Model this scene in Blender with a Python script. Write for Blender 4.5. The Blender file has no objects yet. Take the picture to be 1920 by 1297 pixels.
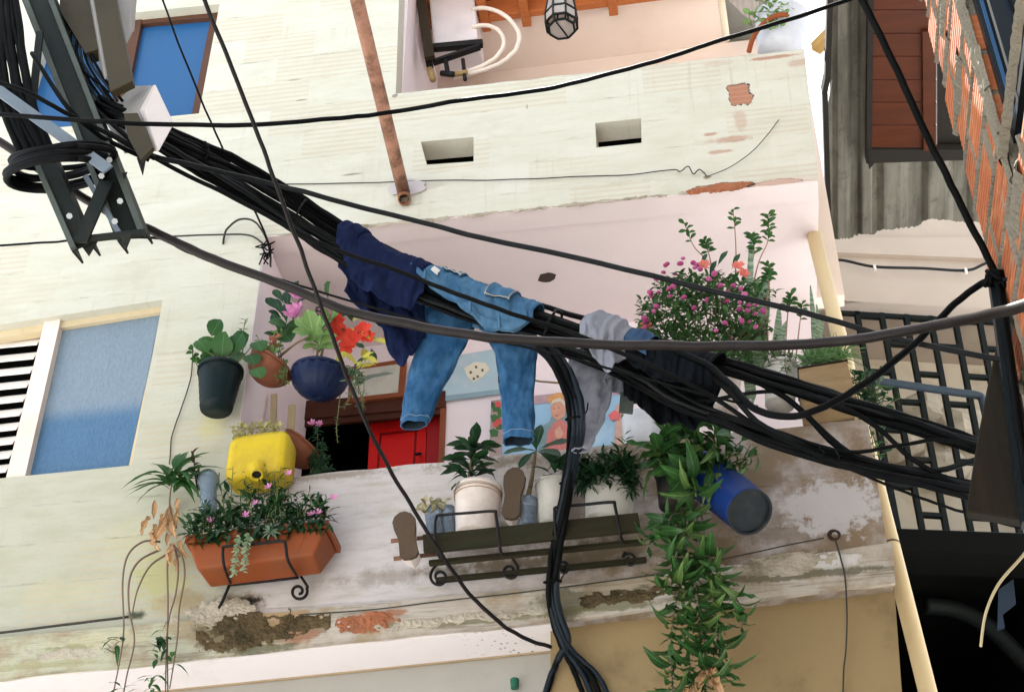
import bpy, bmesh, math, random
from mathutils import Vector, Matrix, noise as mnoise
from mathutils.geometry import tessellate_polygon
random.seed(11)
R = math.radians
scene = bpy.context.scene
COL = scene.collection
# ------------------------------------------------------------------ camera
CAM = Vector((0.0, -5.6, 1.6))
PITCH, YAW, FPX = R(38.4), R(-9.2), 2900.0
_f = Vector((math.sin(YAW)*math.cos(PITCH), math.cos(YAW)*math.cos(PITCH), math.sin(PITCH)))
_r = _f.cross(Vector((0, 0, 1))).normalized()
_u = _r.cross(_f)
cd = bpy.data.cameras.new('camera'); cam = bpy.data.objects.new('camera', cd); COL.objects.link(cam)
cd.sensor_fit = 'HORIZONTAL'; cd.sensor_width = 36; cd.lens = FPX/1920*36
cd.clip_start = 0.05; cd.clip_end = 2000
cam.matrix_world = Matrix(((_r.x, _u.x, -_f.x, CAM.x), (_r.y, _u.y, -_f.y, CAM.y), (_r.z, _u.z, -_f.z, CAM.z), (0, 0, 0, 1)))
scene.camera = cam
# ------------------------------------------------------------------ sky, sun, exposure
SUN_AZ, SUN_EL = R(-22), R(66)      # direction towards the sun: compass angle from +Y (clockwise), elevation
world = bpy.data.worlds.new('World'); scene.world = world; world.use_nodes = True
wn = world.node_tree.nodes; wl = world.node_tree.links
bg = wn['Background']; sky = wn.new('ShaderNodeTexSky'); sky.sky_type = 'NISHITA'; sky.sun_disc = False
sky.sun_elevation = SUN_EL; sky.sun_rotation = SUN_AZ; sky.dust_density = 4.0; sky.air_density = 1.0; sky.ozone_density = 1.0
# a thin bright overcast veils the blue evenly in every direction
veil = wn.new('ShaderNodeMix'); veil.data_type = 'RGBA'; veil.inputs[0].default_value = .7; veil.inputs[7].default_value = (2.6, 2.72, 2.8, 1)
wl.new(sky.outputs[0], veil.inputs[6]); wl.new(veil.outputs[2], bg.inputs[0]); bg.inputs[1].default_value = 0.15
sl = bpy.data.lights.new('sun', 'SUN'); sl.energy = 4.0; sl.angle = R(0.6); sl.color = (1.0, 0.98, 0.95)
so = bpy.data.objects.new('sun', sl); COL.objects.link(so)
sd = Vector((math.sin(SUN_AZ)*math.cos(SUN_EL), math.cos(SUN_AZ)*math.cos(SUN_EL), math.sin(SUN_EL)))
so.rotation_euler = sd.to_track_quat('Z', 'Y').to_euler()
vs = scene.view_settings
vs.view_transform = 'Standard'; vs.look = 'None'; vs.gamma = 1.0; vs.exposure = 2.1; vs.use_curve_mapping = False
# ------------------------------------------------------------------ helpers: pixels of the photograph to points of the place
def ray(px, py):
    return _f*FPX + _r*(px-960) - _u*(py-648.5)
def P(px, py, Y=0.0):
    d = ray(px, py); return CAM + d*((Y-CAM.y)/d.y)
def PZ(px, py, Z):
    d = ray(px, py); return CAM + d*((Z-CAM.z)/d.z)
def PXX(px, py, X):
    d = ray(px, py); return CAM + d*((X-CAM.x)/d.x)
def mpx(px, py, Y=0.0):
    """metres per photo pixel at that spot"""
    return (P(px, py, Y)-CAM).dot(_f)/FPX
def rnd(a, b): return random.uniform(a, b)
ORG = {}
class MB:
    def __init__(s): s.v = []; s.f = []; s.mi = []; s.cur = 0
    def add(s, vs, fs):
        b = len(s.v); s.v += [Vector(v) for v in vs]
        for f in fs: s.f.append([b+i for i in f]); s.mi.append(s.cur)
        return s
    def hexa(s, a, b):
        """a, b: two rings of four points"""
        return s.add(list(a)+list(b), [(3,2,1,0),(4,5,6,7),(0,1,5,4),(1,2,6,5),(2,3,7,6),(3,0,4,7)])
    def box(s, c, sz, rot=None):
        c = Vector(c); h = Vector(sz)/2; pts = []
        for z in (-1, 1):
            for x, y in ((-1,-1),(1,-1),(1,1),(-1,1)):
                p = Vector((x*h.x, y*h.y, z*h.z))
                pts.append(c + (rot @ p if rot else p))
        return s.hexa(pts[:4], pts[4:])
    def bar(s, a, b, w, h, up=(0,0,1)):
        """rectangular bar from a to b, w sideways, h along up"""
        a, b = Vector(a), Vector(b); d = (b-a).normalized(); up = Vector(up)
        x = d.cross(up)
        if x.length < 1e-4: x = d.cross(Vector((1,0,0)))
        x.normalize(); y = x.cross(d)
        o = [x*(i*w/2)+y*(j*h/2) for i, j in ((-1,-1),(1,-1),(1,1),(-1,1))]
        return s.hexa([a+q for q in o], [b+q for q in o])
    def tube(s, pts, r, n=8, cap=True, jit=0.0):
        pts = [Vector(p) for p in pts]; rs = r if isinstance(r, (list, tuple)) else [r]*len(pts)
        t0 = (pts[1]-pts[0]).normalized(); up = Vector((0,0,1)) if abs(t0.z) < .9 else Vector((1,0,0))
        x = t0.cross(up).normalized(); vs = []; fs = []
        for i, p in enumerate(pts):
            t = (pts[min(i+1, len(pts)-1)]-pts[max(i-1, 0)])
            if t.length < 1e-9: t = t0
            t.normalize(); x = (x - t*x.dot(t)).normalized(); y = t.cross(x)
            for k in range(n):
                a = 2*math.pi*k/n; rr = rs[i]*(1+rnd(-jit, jit))
                vs.append(p + (x*math.cos(a)+y*math.sin(a))*rr)
        for i in range(len(pts)-1):
            for k in range(n):
                fs.append((i*n+k, i*n+(k+1)%n, (i+1)*n+(k+1)%n, (i+1)*n+k))
        if cap: fs.append(tuple(range(n-1, -1, -1))); fs.append(tuple((len(pts)-1)*n+k for k in range(n)))
        return s.add(vs, fs)
    def lathe(s, prof, base, axis, n=28, lobes=0, lob=0.0, cap0=True, cap1=False, sx=1.0):
        """prof: list of (radius, height along axis)"""
        base = Vector(base); ax = Vector(axis).normalized()
        x = ax.cross(Vector((0,1,0))).normalized(); y = ax.cross(x); vs = []; fs = []
        for r, h in prof:
            for k in range(n):
                a = 2*math.pi*k/n; rr = r*(1+lob*abs(math.cos(lobes*a/2))-lob*.5) if lobes else r
                vs.append(base + ax*h + x*(math.cos(a)*rr*sx) + y*(math.sin(a)*rr))
        m = len(prof)
        for i in range(m-1):
            for k in range(n):
                fs.append((i*n+k, i*n+(k+1)%n, (i+1)*n+(k+1)%n, (i+1)*n+k))
        if cap0: fs.append(tuple(range(n-1, -1, -1)))
        if cap1: fs.append(tuple((m-1)*n+k for k in range(n)))
        return s.add(vs, fs)
    def prism(s, loops, off):
        """loops: outline (and holes) of 3D points, extruded by the vector off"""
        loops = [[Vector(p) for p in l] for l in loops]; off = Vector(off)
        fl = [p for l in loops for p in l]; n = len(fl)
        tris = tessellate_polygon(loops)
        nrm = Vector()
        for i in range(len(loops[0])):
            a, b = loops[0][i], loops[0][(i+1) % len(loops[0])]; nrm += a.cross(b)
        flip = nrm.dot(off) > 0
        fs = []
        for t in tris:
            q = (fl[t[1]]-fl[t[0]]).cross(fl[t[2]]-fl[t[0]])
            if q.length < 1e-12: continue
            t = t if q.dot(off) < 0 else (t[0], t[2], t[1])
            fs.append(t); fs.append((t[0]+n, t[2]+n, t[1]+n))
        b = 0
        for li, l in enumerate(loops):
            m = len(l)
            for i in range(m):
                j = (i+1) % m
                fs.append((b+i, b+j, b+j+n, b+i+n))
            b += m
        return s.add(fl+[p+off for p in fl], fs)
    def grid(s, fn, nu, nv, closed=False):
        vs = [fn(i/nu, j/nv) for i in range(nu+1) for j in range(nv+(0 if closed else 1))]
        w = nv if closed else nv+1; fs = []
        for i in range(nu):
            for j in range(nv):
                j2 = (j+1) % w
                fs.append((i*w+j, i*w+j2, (i+1)*w+j2, (i+1)*w+j))
        return s.add(vs, fs)
    def build(s, name, mat, parent=None, smooth=False, fixn=True, bevel=0, solid=0, sub=0, weld=False):
        me = bpy.data.meshes.new(name)
        if parent is not None: o0 = ORG[parent.name]
        else:
            xs = [v.x for v in s.v]; ys = [v.y for v in s.v]; zs = [v.z for v in s.v]
            o0 = Vector(((min(xs)+max(xs))/2, (min(ys)+max(ys))/2, min(zs)))
        me.from_pydata([tuple(v-o0) for v in s.v], [], [tuple(f) for f in s.f])
        mats = mat if isinstance(mat, (list, tuple)) else [mat]
        for m in mats: me.materials.append(m)
        if len(mats) > 1: me.polygons.foreach_set('material_index', s.mi)
        if fixn or weld:
            bm = bmesh.new(); bm.from_mesh(me)
            if weld: bmesh.ops.remove_doubles(bm, verts=bm.verts, dist=1e-5)
            if fixn: bmesh.ops.recalc_face_normals(bm, faces=bm.faces)
            bm.to_mesh(me); bm.free()
        if smooth: me.polygons.foreach_set('use_smooth', [True]*len(me.polygons))
        o = bpy.data.objects.new(name, me); COL.objects.link(o)
        if parent is not None: o.parent = parent
        else: o.location = o0
        ORG[o.name] = o0
        if solid: m = o.modifiers.new('thickness', 'SOLIDIFY'); m.thickness = solid; m.offset = 0
        if bevel:
            m = o.modifiers.new('bevel', 'BEVEL'); m.width = bevel; m.segments = 2; m.limit_method = 'ANGLE'; m.angle_limit = R(40)
        if sub: m = o.modifiers.new('subd', 'SUBSURF'); m.levels = sub; m.render_levels = sub
        return o
def tag(o, label, cat, group=None):
    o['label'] = label; o['category'] = cat
    if group: o['group'] = group
    return o
def thing(name, label, cat, loc, group=None):
    o = bpy.data.objects.new(name, None); COL.objects.link(o); o.location = loc; o.empty_display_size = .1
    ORG[o.name] = Vector(loc); return tag(o, label, cat, group)
def struct(o): o['kind'] = 'structure'; return o
def stuff(o): o['kind'] = 'stuff'; return o
def place(mesh, name, parent, pos, xdir, zdir, sc=(1,1,1)):
    """a piece that shares mesh data: its +Y runs along xdir, its +Z towards zdir"""
    y = Vector(xdir).normalized(); z = Vector(zdir); z = (z - y*z.dot(y))
    if z.length < 1e-5: z = y.orthogonal()
    z.normalize(); x = y.cross(z)
    o = bpy.data.objects.new(name, mesh); COL.objects.link(o); o.parent = parent
    p = Vector(pos)-ORG[parent.name]
    o.matrix_local = Matrix(((x.x*sc[0], y.x*sc[1], z.x*sc[2], p.x), (x.y*sc[0], y.y*sc[1], z.y*sc[2], p.y), (x.z*sc[0], y.z*sc[1], z.z*sc[2], p.z), (0,0,0,1)))
    ORG[o.name] = ORG[parent.name]
    return o
def cr(pts, n=8):
    """Catmull-Rom through points"""
    pts = [Vector(p) for p in pts]; out = []
    for i in range(len(pts)-1):
        p0 = pts[max(i-1, 0)]; p1 = pts[i]; p2 = pts[i+1]; p3 = pts[min(i+2, len(pts)-1)]
        for k in range(n):
            t = k/n
            out.append(.5*((2*p1)+(p2-p0)*t+(2*p0-5*p1+4*p2-p3)*t*t+(3*p1-p0-3*p2+p3)*t**3))
    out.append(pts[-1]); return out
def pw(pts): return [P(*p) for p in pts]       # list of (px, py, Y)
# ------------------------------------------------------------------ materials
class NT:
    def __init__(s, name):
        s.m = bpy.data.materials.new(name); s.m.use_nodes = True; s.t = s.m.node_tree
        s.b = s.t.nodes['Principled BSDF']; s.out = s.t.nodes['Material Output']
    def n(s, t, **k):
        x = s.t.nodes.new(t)
        for a, b in k.items(): setattr(x, a, b)
        return x
    def l(s, a, b): s.t.links.new(a, b)
    def put(s, sock, v):
        if hasattr(v, 'links') or isinstance(v, bpy.types.NodeSocket): s.l(v, sock)
        elif sock.type == 'RGBA' and isinstance(v, (int, float)): sock.default_value = (v, v, v, 1)
        else: sock.default_value = (v if not isinstance(v, (tuple, list)) or len(v) != 3 or sock.type != 'RGBA' else (*v, 1))
    def pos(s): return s.n('ShaderNodeNewGeometry').outputs['Position']
    def objc(s): return s.n('ShaderNodeTexCoord').outputs['Object']
    def scale(s, v, k):
        x = s.n('ShaderNodeVectorMath', operation='MULTIPLY'); s.put(x.inputs[0], v); x.inputs[1].default_value = k; return x.outputs[0]
    def sep(s, v):
        x = s.n('ShaderNodeSeparateXYZ'); s.l(v, x.inputs[0]); return x.outputs
    def noise(s, v, sc, det=4, rough=.55):
        x = s.n('ShaderNodeTexNoise'); s.put(x.inputs['Vector'], v); x.inputs['Scale'].default_value = sc
        x.inputs['Detail'].default_value = det; x.inputs['Roughness'].default_value = rough; return x.outputs['Fac']
    def ma(s, op, a, b=0.0, c=0.0, clamp=False):
        x = s.n('ShaderNodeMath', operation=op, use_clamp=clamp); s.put(x.inputs[0], a); s.put(x.inputs[1], b); s.put(x.inputs[2], c); return x.outputs[0]
    def sm(s, v, a, b):
        x = s.n('ShaderNodeMapRange', interpolation_type='SMOOTHSTEP'); s.put(x.inputs[0], v)
        x.inputs[1].default_value = a; x.inputs[2].default_value = b; return x.outputs[0]
    def mix(s, f, a, b):
        x = s.n('ShaderNodeMix', data_type='RGBA'); s.put(x.inputs[0], f); s.put(x.inputs[6], a); s.put(x.inputs[7], b); return x.outputs[2]
    def bump(s, h, st=.3, dist=.01, nrm=None):
        x = s.n('ShaderNodeBump'); s.put(x.inputs['Height'], h); x.inputs['Strength'].default_value = st; x.inputs['Distance'].default_value = dist
        if nrm is not None: s.l(nrm, x.inputs['Normal'])
        return x.outputs[0]
    def fin(s, col=None, rough=None, nrm=None, **k):
        if col is not None: s.put(s.b.inputs['Base Color'], col)
        if rough is not None: s.put(s.b.inputs['Roughness'], rough)
        if nrm is not None: s.l(nrm, s.b.inputs['Normal'])
        for a, v in k.items(): s.put(s.b.inputs[a.replace('_', ' ')], v)
        return s.m
def srgb(r, g, b):
    return tuple((c/255/12.92 if c/255 <= .04045 else ((c/255+.055)/1.055)**2.4) for c in (r, g, b))
def MAT(name, col, rough=.6, var=.18, vs=6, dirt=None, damt=.35, ds=3, bump=.15, bs=60, bd=.004, stretch=(1,1,1), **k):
    t = NT(name); v = t.scale(t.pos(), stretch)
    f = t.noise(v, vs, 5)
    c = t.mix(f, tuple(x*(1-var) for x in col), tuple(min(1, x*(1+var)) for x in col))
    if dirt: c = t.mix(t.ma('MULTIPLY', t.sm(t.noise(v, ds, 8, .7), .45, .72), damt), c, dirt)
    k.setdefault('Specular_IOR_Level', .15)
    nr = t.bump(t.noise(v, bs, 4), bump, bd) if bump else None
    return t.fin(c, rough, nr, **k)
def LEAF(name, c1, c2, rough=.45, trans=.3, island=False):
    t = NT(name)
    if island: rv = t.n('ShaderNodeNewGeometry').outputs['Random Per Island']
    else: rv = t.n('ShaderNodeObjectInfo').outputs['Random']
    f = t.ma('ADD', t.ma('MULTIPLY', rv, .75), t.ma('MULTIPLY', t.noise(t.pos(), 40), .3), clamp=True)
    c = t.mix(f, c1, c2)
    if not island:
        o = t.sep(t.objc()); ax = t.ma('ABSOLUTE', o[0])
        rib = t.sm(ax, .022, .008); vein = t.ma('MULTIPLY', t.sm(t.ma('SINE', t.ma('MULTIPLY', t.ma('SUBTRACT', o[1], t.ma('MULTIPLY', ax, 1.1)), 48.0)), .72, .98), .35)
        c = t.mix(t.ma('MULTIPLY', t.ma('MAXIMUM', rib, vein), .45), c, tuple(min(1, v*2.2+.02) for v in c2))
        c = t.mix(t.ma('MULTIPLY', t.sm(t.noise(t.pos(), 26, 5, .7), .60, .72), .5), c, tuple(v*k for v, k in zip(c2, (2.2, 1.3, .7))))
    t.fin(c, rough, None, Specular_IOR_Level=.3)
    tr = t.n('ShaderNodeBsdfTranslucent'); t.l(c, tr.inputs[0]); mx = t.n('ShaderNodeMixShader'); mx.inputs[0].default_value = trans
    t.l(t.b.outputs[0], mx.inputs[1]); t.l(tr.outputs[0], mx.inputs[2]); t.l(mx.outputs[0], t.out.inputs[0])
    return t.m
# ------------------------------------------------------------------ facade paint with peeled patches and grime
def ellmask(t, x, z, nz, px, py, rx, ry, edge=.25, amp=.9, Y=0.0, sq=False):
    c = P(px, py, Y); k = mpx(px, py, Y)
    a = t.ma('DIVIDE', t.ma('SUBTRACT', x, c.x), rx*k); b = t.ma('DIVIDE', t.ma('SUBTRACT', z, c.z), ry*k/math.cos(PITCH))
    pq = 5.0 if sq else 2.0
    d = t.ma('POWER', t.ma('ADD', t.ma('POWER', t.ma('ABSOLUTE', a), pq), t.ma('POWER', t.ma('ABSOLUTE', b), pq)), 1/pq)
    v = t.ma('SUBTRACT', t.ma('ADD', 1.0, t.ma('MULTIPLY', t.ma('SUBTRACT', nz, .5), amp*2)), d)
    return t.sm(v, 0.0, edge)
def facade_mat(name, kind):
    t = NT(name); p = t.pos(); s = t.sep(p); x, z = s[0], s[2]
    nz = t.noise(p, 16, 8, .72); fine = t.noise(p, 60, 4); big = t.noise(p, 1.3, 5); hstr = t.noise(t.scale(p, (1.2, 1, 4.5)), 2.4, 8, .68)
    hfine = t.noise(t.scale(p, (1.5, 1, 7)), 3.2, 7, .68)
    # painted-over hollow block courses: joints every 21 cm
    cz = t.ma('ADD', z, t.ma('MULTIPLY', x, .012))
    fr = t.ma('ABSOLUTE', t.ma('SUBTRACT', t.ma('FRACT', t.ma('DIVIDE', cz, .208)), .5))
    joint = t.sm(fr, .455, .498)
    grooves = t.ma('ABSOLUTE', t.ma('SUBTRACT', t.ma('FRACT', t.ma('DIVIDE', cz, .036)), .5))
    jn = t.noise(t.scale(p, (3.0, 1, 14)), 2.0, 5, .65)
    gap = t.ma('MULTIPLY', t.sm(fr, .468, .497), t.sm(jn, .60, .70))
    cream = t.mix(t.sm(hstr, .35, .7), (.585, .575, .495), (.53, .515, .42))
    low = t.sm(z, 5.0, 7.3)  # fading skylight painted into the cream: darker towards the foot of the wall
    cream_shade = t.mix(t.sm(hstr, .35, .72), (.415, .41, .325), (.35, .345, .25))
    col = t.mix(low, cream_shade, cream)
    row = t.ma('FLOOR', t.ma('DIVIDE', cz, .208)); cid = t.ma('FLOOR', t.ma('ADD', t.ma('DIVIDE', x, .41), t.ma('MULTIPLY', row, .5)))
    cv = t.n('ShaderNodeCombineXYZ'); t.l(row, cv.inputs[0]); t.l(cid, cv.inputs[1]); wn_b = t.n('ShaderNodeTexWhiteNoise'); t.l(cv.outputs[0], wn_b.inputs[0]); blk = wn_b.outputs['Value']
    col = t.mix(t.ma('MULTIPLY', blk, .16), col, (.42, .40, .27))
    col = t.mix(t.ma('MULTIPLY', t.ma('MULTIPLY', t.sm(blk, .70, .80), t.sm(grooves, .22, .42)), t.ma('MULTIPLY', nz, .75)), col, (.47, .36, .24))
    xl = P(436, 960, 0).x; zt = P(1000, 850, 0).z
    xs = t.ma('ADD', x, t.ma('MULTIPLY', t.ma('SUBTRACT', big, .5), .5))
    par = t.ma('MULTIPLY', t.sm(xs, xl-.05, xl+.16), t.sm(z, zt+.35, zt+.2))
    pink = t.mix(t.sm(hfine, .35, .7), (.54, .50, .49), (.45, .405, .38))
    col = t.mix(par, col, pink)
    # yellow-brown weathering streaks
    col = t.mix(t.ma('MULTIPLY', t.sm(hfine, .54, .76), t.mix(par, .42, .6)), col, (.36, .31, .19))
    col = t.mix(t.ma('MULTIPLY', t.sm(t.noise(p, 2.6, 8, .72), .52, .70), t.mix(par, .22, .5)), col, (.34, .31, .22))
    gr = t.mix(par, 0.0, 1.0)
    # grime growing towards the shaded right end of the lower parapet
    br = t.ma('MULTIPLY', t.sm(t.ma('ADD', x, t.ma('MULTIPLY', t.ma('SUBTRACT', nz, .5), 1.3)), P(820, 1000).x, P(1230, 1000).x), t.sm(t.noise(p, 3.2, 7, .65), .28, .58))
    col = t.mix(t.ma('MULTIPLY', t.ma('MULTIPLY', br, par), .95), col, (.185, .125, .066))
    brick = t.mix(t.noise(t.scale(p, (1, 1, 6)), 18, 4), (.30, .10, .05), (.40, .18, .10))
    brick = t.mix(t.ma('MULTIPLY', t.sm(grooves, .3, .45), .4), brick, (.42, .26, .17))
    grim = (.12, .095, .06)
    def spot(px, py, rx, ry, c, amt=1.0, amp=.9, edge=.2, sq=False):
        nonlocal col
        m = ellmask(t, x, z, nz, px, py, rx, ry, edge, amp, 0.0, sq)
        if amt != 1.0: m = t.ma('MULTIPLY', m, amt)
        col = t.mix(m, col, c); return m
    drip = t.ma('MULTIPLY', t.sm(t.noise(t.scale(p, (16, 1, .8)), 2.0, 5, .6), .56, .72), t.sm(t.noise(p, 1.1, 3), .42, .62))
    col = t.mix(t.ma('MULTIPLY', drip, .42), col, (.36, .33, .26))
    pe = spot(1387, 178, 22, 24, brick, .95, .75, .06, True)
    for a in ((1388, 225, 16, 25, .35), (1370, 262, 55, 9, .55), (1350, 285, 30, 5, .6), (1330, 252, 18, 4, .7), (1450, 108, 60, 5, .75), (1500, 118, 30, 10, .4), (1350, 118, 40, 8, .18), (1230, 120, 60, 16, .12)):
        spot(a[0], a[1], a[2], a[3], brick, a[4], .8, .5)
    pe2 = spot(1350, 352, 62, 9, brick, .95, .7, .1); pe3 = spot(1455, 344, 50, 8, brick, .85, .7, .1)
    spot(1480, 340, 70, 10, (.62, .50, .44), .4)
    # damp on the wall left of the planter; near-black spot painted as a hole's dark
    for a in ((300, 1080, 75, 60, .8, (.40, .38, .16)), (250, 1010, 90, 50, .3, (.45, .42, .22)), (120, 1110, 140, 30, .3, (.45, .42, .24)), (330, 1130, 70, 25, .6, (.36, .29, .15)), (395, 795, 35, 45, .45, (.50, .46, .16)),
              (255, 1153, 24, 10, .95, (.04, .05, .025)), (440, 1130, 85, 22, .9, (.19, .13, .07)), (460, 1127, 50, 12, 1.0, (.012, .009, .006)), (350, 1120, 60, 18, .6, (.26, .20, .10)), (420, 1075, 60, 25, .3, (.40, .32, .2))):
        spot(a[0], a[1], a[2], a[3], a[5], a[4], 1.1, .7)
    # dirt under the parapet lip and behind the pots
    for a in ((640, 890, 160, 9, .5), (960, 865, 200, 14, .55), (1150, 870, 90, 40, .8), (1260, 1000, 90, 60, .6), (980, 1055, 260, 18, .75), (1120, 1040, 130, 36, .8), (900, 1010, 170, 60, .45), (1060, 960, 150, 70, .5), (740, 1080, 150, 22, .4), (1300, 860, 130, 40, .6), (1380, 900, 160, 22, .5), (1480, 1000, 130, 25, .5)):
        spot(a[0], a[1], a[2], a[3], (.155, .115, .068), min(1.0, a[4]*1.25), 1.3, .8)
    spot(1560, 950, 105, 52, (.50, .47, .46), .8, 1.5, .35)
    m = spot(740, 180, 6, 4, grim, .7)
    # rust weep and scuffs on the upper band
    for a in ((800, 350, 45, 8, .3), (1326, 332, 9, 5, .9), (565, 188, 14, 2, .8), (553, 150, 18, 2, .6), (660, 327, 22, 2.5, .8), (988, 200, 3, 6, .6)):
        spot(a[0], a[1], a[2], a[3], (.22, .19, .12), a[4], .7, .4)
    col = t.mix(t.ma('MULTIPLY', gap, .8), col, (.20, .16, .09))
    # lower edge of the upper band: crumbled plaster
    hgt = t.ma('SUBTRACT', t.ma('ADD', t.ma('MULTIPLY', nz, .35), t.ma('MULTIPLY', fine, .25)), t.ma('ADD', t.ma('MULTIPLY', joint, t.ma('ADD', .04, t.ma('MULTIPLY', t.sm(jn, .48, .68), .9))), t.ma('ADD', pe, pe2)))
    edge = t.bump(t.ma('MULTIPLY', t.ma('ADD', t.ma('ADD', pe, pe2), pe3), -1.0), 1.0, .018)
    return t.fin(col, .85, t.bump(hgt, .6, .010, edge))
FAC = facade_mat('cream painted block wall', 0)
def slab_mat():
    t = NT('weathered slab edge plaster'); p = t.pos(); s = t.sep(p); x, z = s[0], s[2]
    nz = t.noise(p, 13, 8, .7); h = t.noise(t.scale(p, (1, 1, 18)), 2.4, 7, .65); n2 = t.noise(p, 5, 6, .65)
    xl = P(436, 960, 0).x
    col = t.mix(t.sm(x, xl-.3, xl+.5), (.42, .42, .30), (.46, .41, .35))
    col = t.mix(t.sm(n2, .42, .65), col, (.33, .26, .17))
    col = t.mix(t.ma('MULTIPLY', t.sm(h, .5, .66), .8), col, (.20, .165, .11))
    dark = t.ma('MULTIPLY', t.sm(h, .60, .68), t.sm(x, P(1000, 1000).x, P(1250, 1000).x))
    col = t.mix(t.ma('MULTIPLY', dark, .8), col, (.10, .085, .05))
    brick = t.mix(n2, (.28, .10, .05), (.36, .18, .10))
    for a in ((470, 1150, 120, 22, (.30, .22, .12), .85), (360, 1175, 60, 20, (.34, .27, .16), .8), (450, 1185, 95, 34, (.15, .12, .06), .95), (520, 1160, 60, 20, (.40, .25, .12), .6), (570, 1180, 55, 20, (.16, .11, .05), .7), (390, 1150, 60, 16, (.36, .28, .15), .8), (690, 1165, 55, 20, brick, .95), (735, 1148, 35, 7, brick, .9), (560, 1190, 50, 16, brick, .6), (200, 1200, 120, 18, (.5, .47, .3), .6),
              (130, 1215, 60, 8, (.25, .24, .12), .8), (90, 1245, 130, 8, (.3, .28, .14), .6), (1060, 1130, 70, 30, (.13, .12, .07), .8), (1180, 1100, 120, 22, (.25, .2, .12), .6), (860, 1165, 260, 8, (.16, .15, .07), .75), (1450, 1080, 260, 10, (.1, .09, .05), .8),
              (1390, 1060, 50, 14, (.6, .58, .57), .8), (1560, 1050, 70, 16, (.62, .6, .58), .7), (1160, 1135, 120, 10, (.14, .13, .06), .8), (480, 1215, 90, 8, (.1, .1, .05), .8)):
        m = ellmask(t, x, z, nz, a[0], a[1], a[2], a[3], .4, 1.2, -.025)
        col = t.mix(t.ma('MULTIPLY', m, a[5]), col, a[4])
    return t.fin(col, .9, t.bump(t.ma('ADD', t.ma('MULTIPLY', nz, .5), h), .8, .012))
SLAB = slab_mat()
def plaster(name, col, dirt, damt, ds=2.5, spots=None):
    t = NT(name); p = t.pos(); n = t.noise(p, 3, 6); d = t.sm(t.noise(p, ds, 8, .7), .48, .75)
    c = t.mix(n, tuple(v*.93 for v in col), tuple(min(1, v*1.05) for v in col)); c = t.mix(t.ma('MULTIPLY', d, damt), c, dirt)
    if spots:
        vo = t.n('ShaderNodeTexVoronoi'); t.l(p, vo.inputs['Vector']); vo.inputs['Scale'].default_value = 34
        k = t.ma('MULTIPLY', t.sm(vo.outputs['Distance'], .26, .16), t.sm(t.noise(p, 2.2, 3), .42, .6))
        k = t.ma('MULTIPLY', k, t.sm(t.sep(p)[0], P(830, 1200).x, P(960, 1200).x))
        c = t.mix(t.ma('MULTIPLY', k, .85), c, (.13, .1, .09))
    return t.fin(c, .85, t.bump(t.ma('ADD', t.noise(p, 90, 3), t.noise(p, 9, 5)), .2, .004))
PINK = plaster('pale pink plaster', (.74, .635, .62), (.55, .46, .42), .25)
PINKW = plaster('pink white wall', (.86, .76, .79), (.7, .6, .62), .15)
WHITE_SOF = plaster('white soffit plaster', (.80, .74, .73), (.45, .34, .3), .3, 3, True)
GREYW = plaster('grey cement wall', (.36, .345, .31), (.28, .26, .22), .4)
TAN = plaster('tan rendered wall', (.28, .195, .09), (.13, .088, .04), .8, 2.6)
PEACH = plaster('peach plaster', (.80, .66, .57), (.66, .48, .37), .3)
DARKROOM = MAT('black interior for shade', (.005, .005, .0045), .95, Specular_IOR_Level=.05)  # near-black colour stands in for the shade of unlit rooms
def solid_px(px, Y, thick, name, mat, parent, **k):
    loops = [[P(a, b, Y) for a, b in l] for l in px]
    return MB().prism(loops, (0, thick, 0)).build(name, mat, parent, fixn=False, **k)
# ------------------------------------------------------------------ ground
g = struct(MB().add([(-60,-60,0),(60,-60,0),(60,60,0),(-60,60,0)], [(0,1,2,3)]).build('street_ground', MAT('street concrete', (.60, .60, .59), .9, dirt=(.2,.19,.17)), None))
# unseen houses on the camera's side, added to block low sky and bounce sunlight
mb = MB(); mb.box((-4, -9.2, 1.9), (26, 2.4, 3.8)); mb.box((-4, -9.2, 3.85), (26.4, 2.9, .1)); mb.box((-12.5, -4.5, 1.9), (2, 9.0, 3.8))
for i in range(7): mb.box((-13+i*3.2, -7.97, 2.1+(i % 2)*.2), (1.1, .05, 1.3))
struct(mb.build('unseen_bounce_houses', MAT('weathered buff render', (.62, .60, .57), .9, dirt=(.2, .19, .17)), None))
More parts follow.
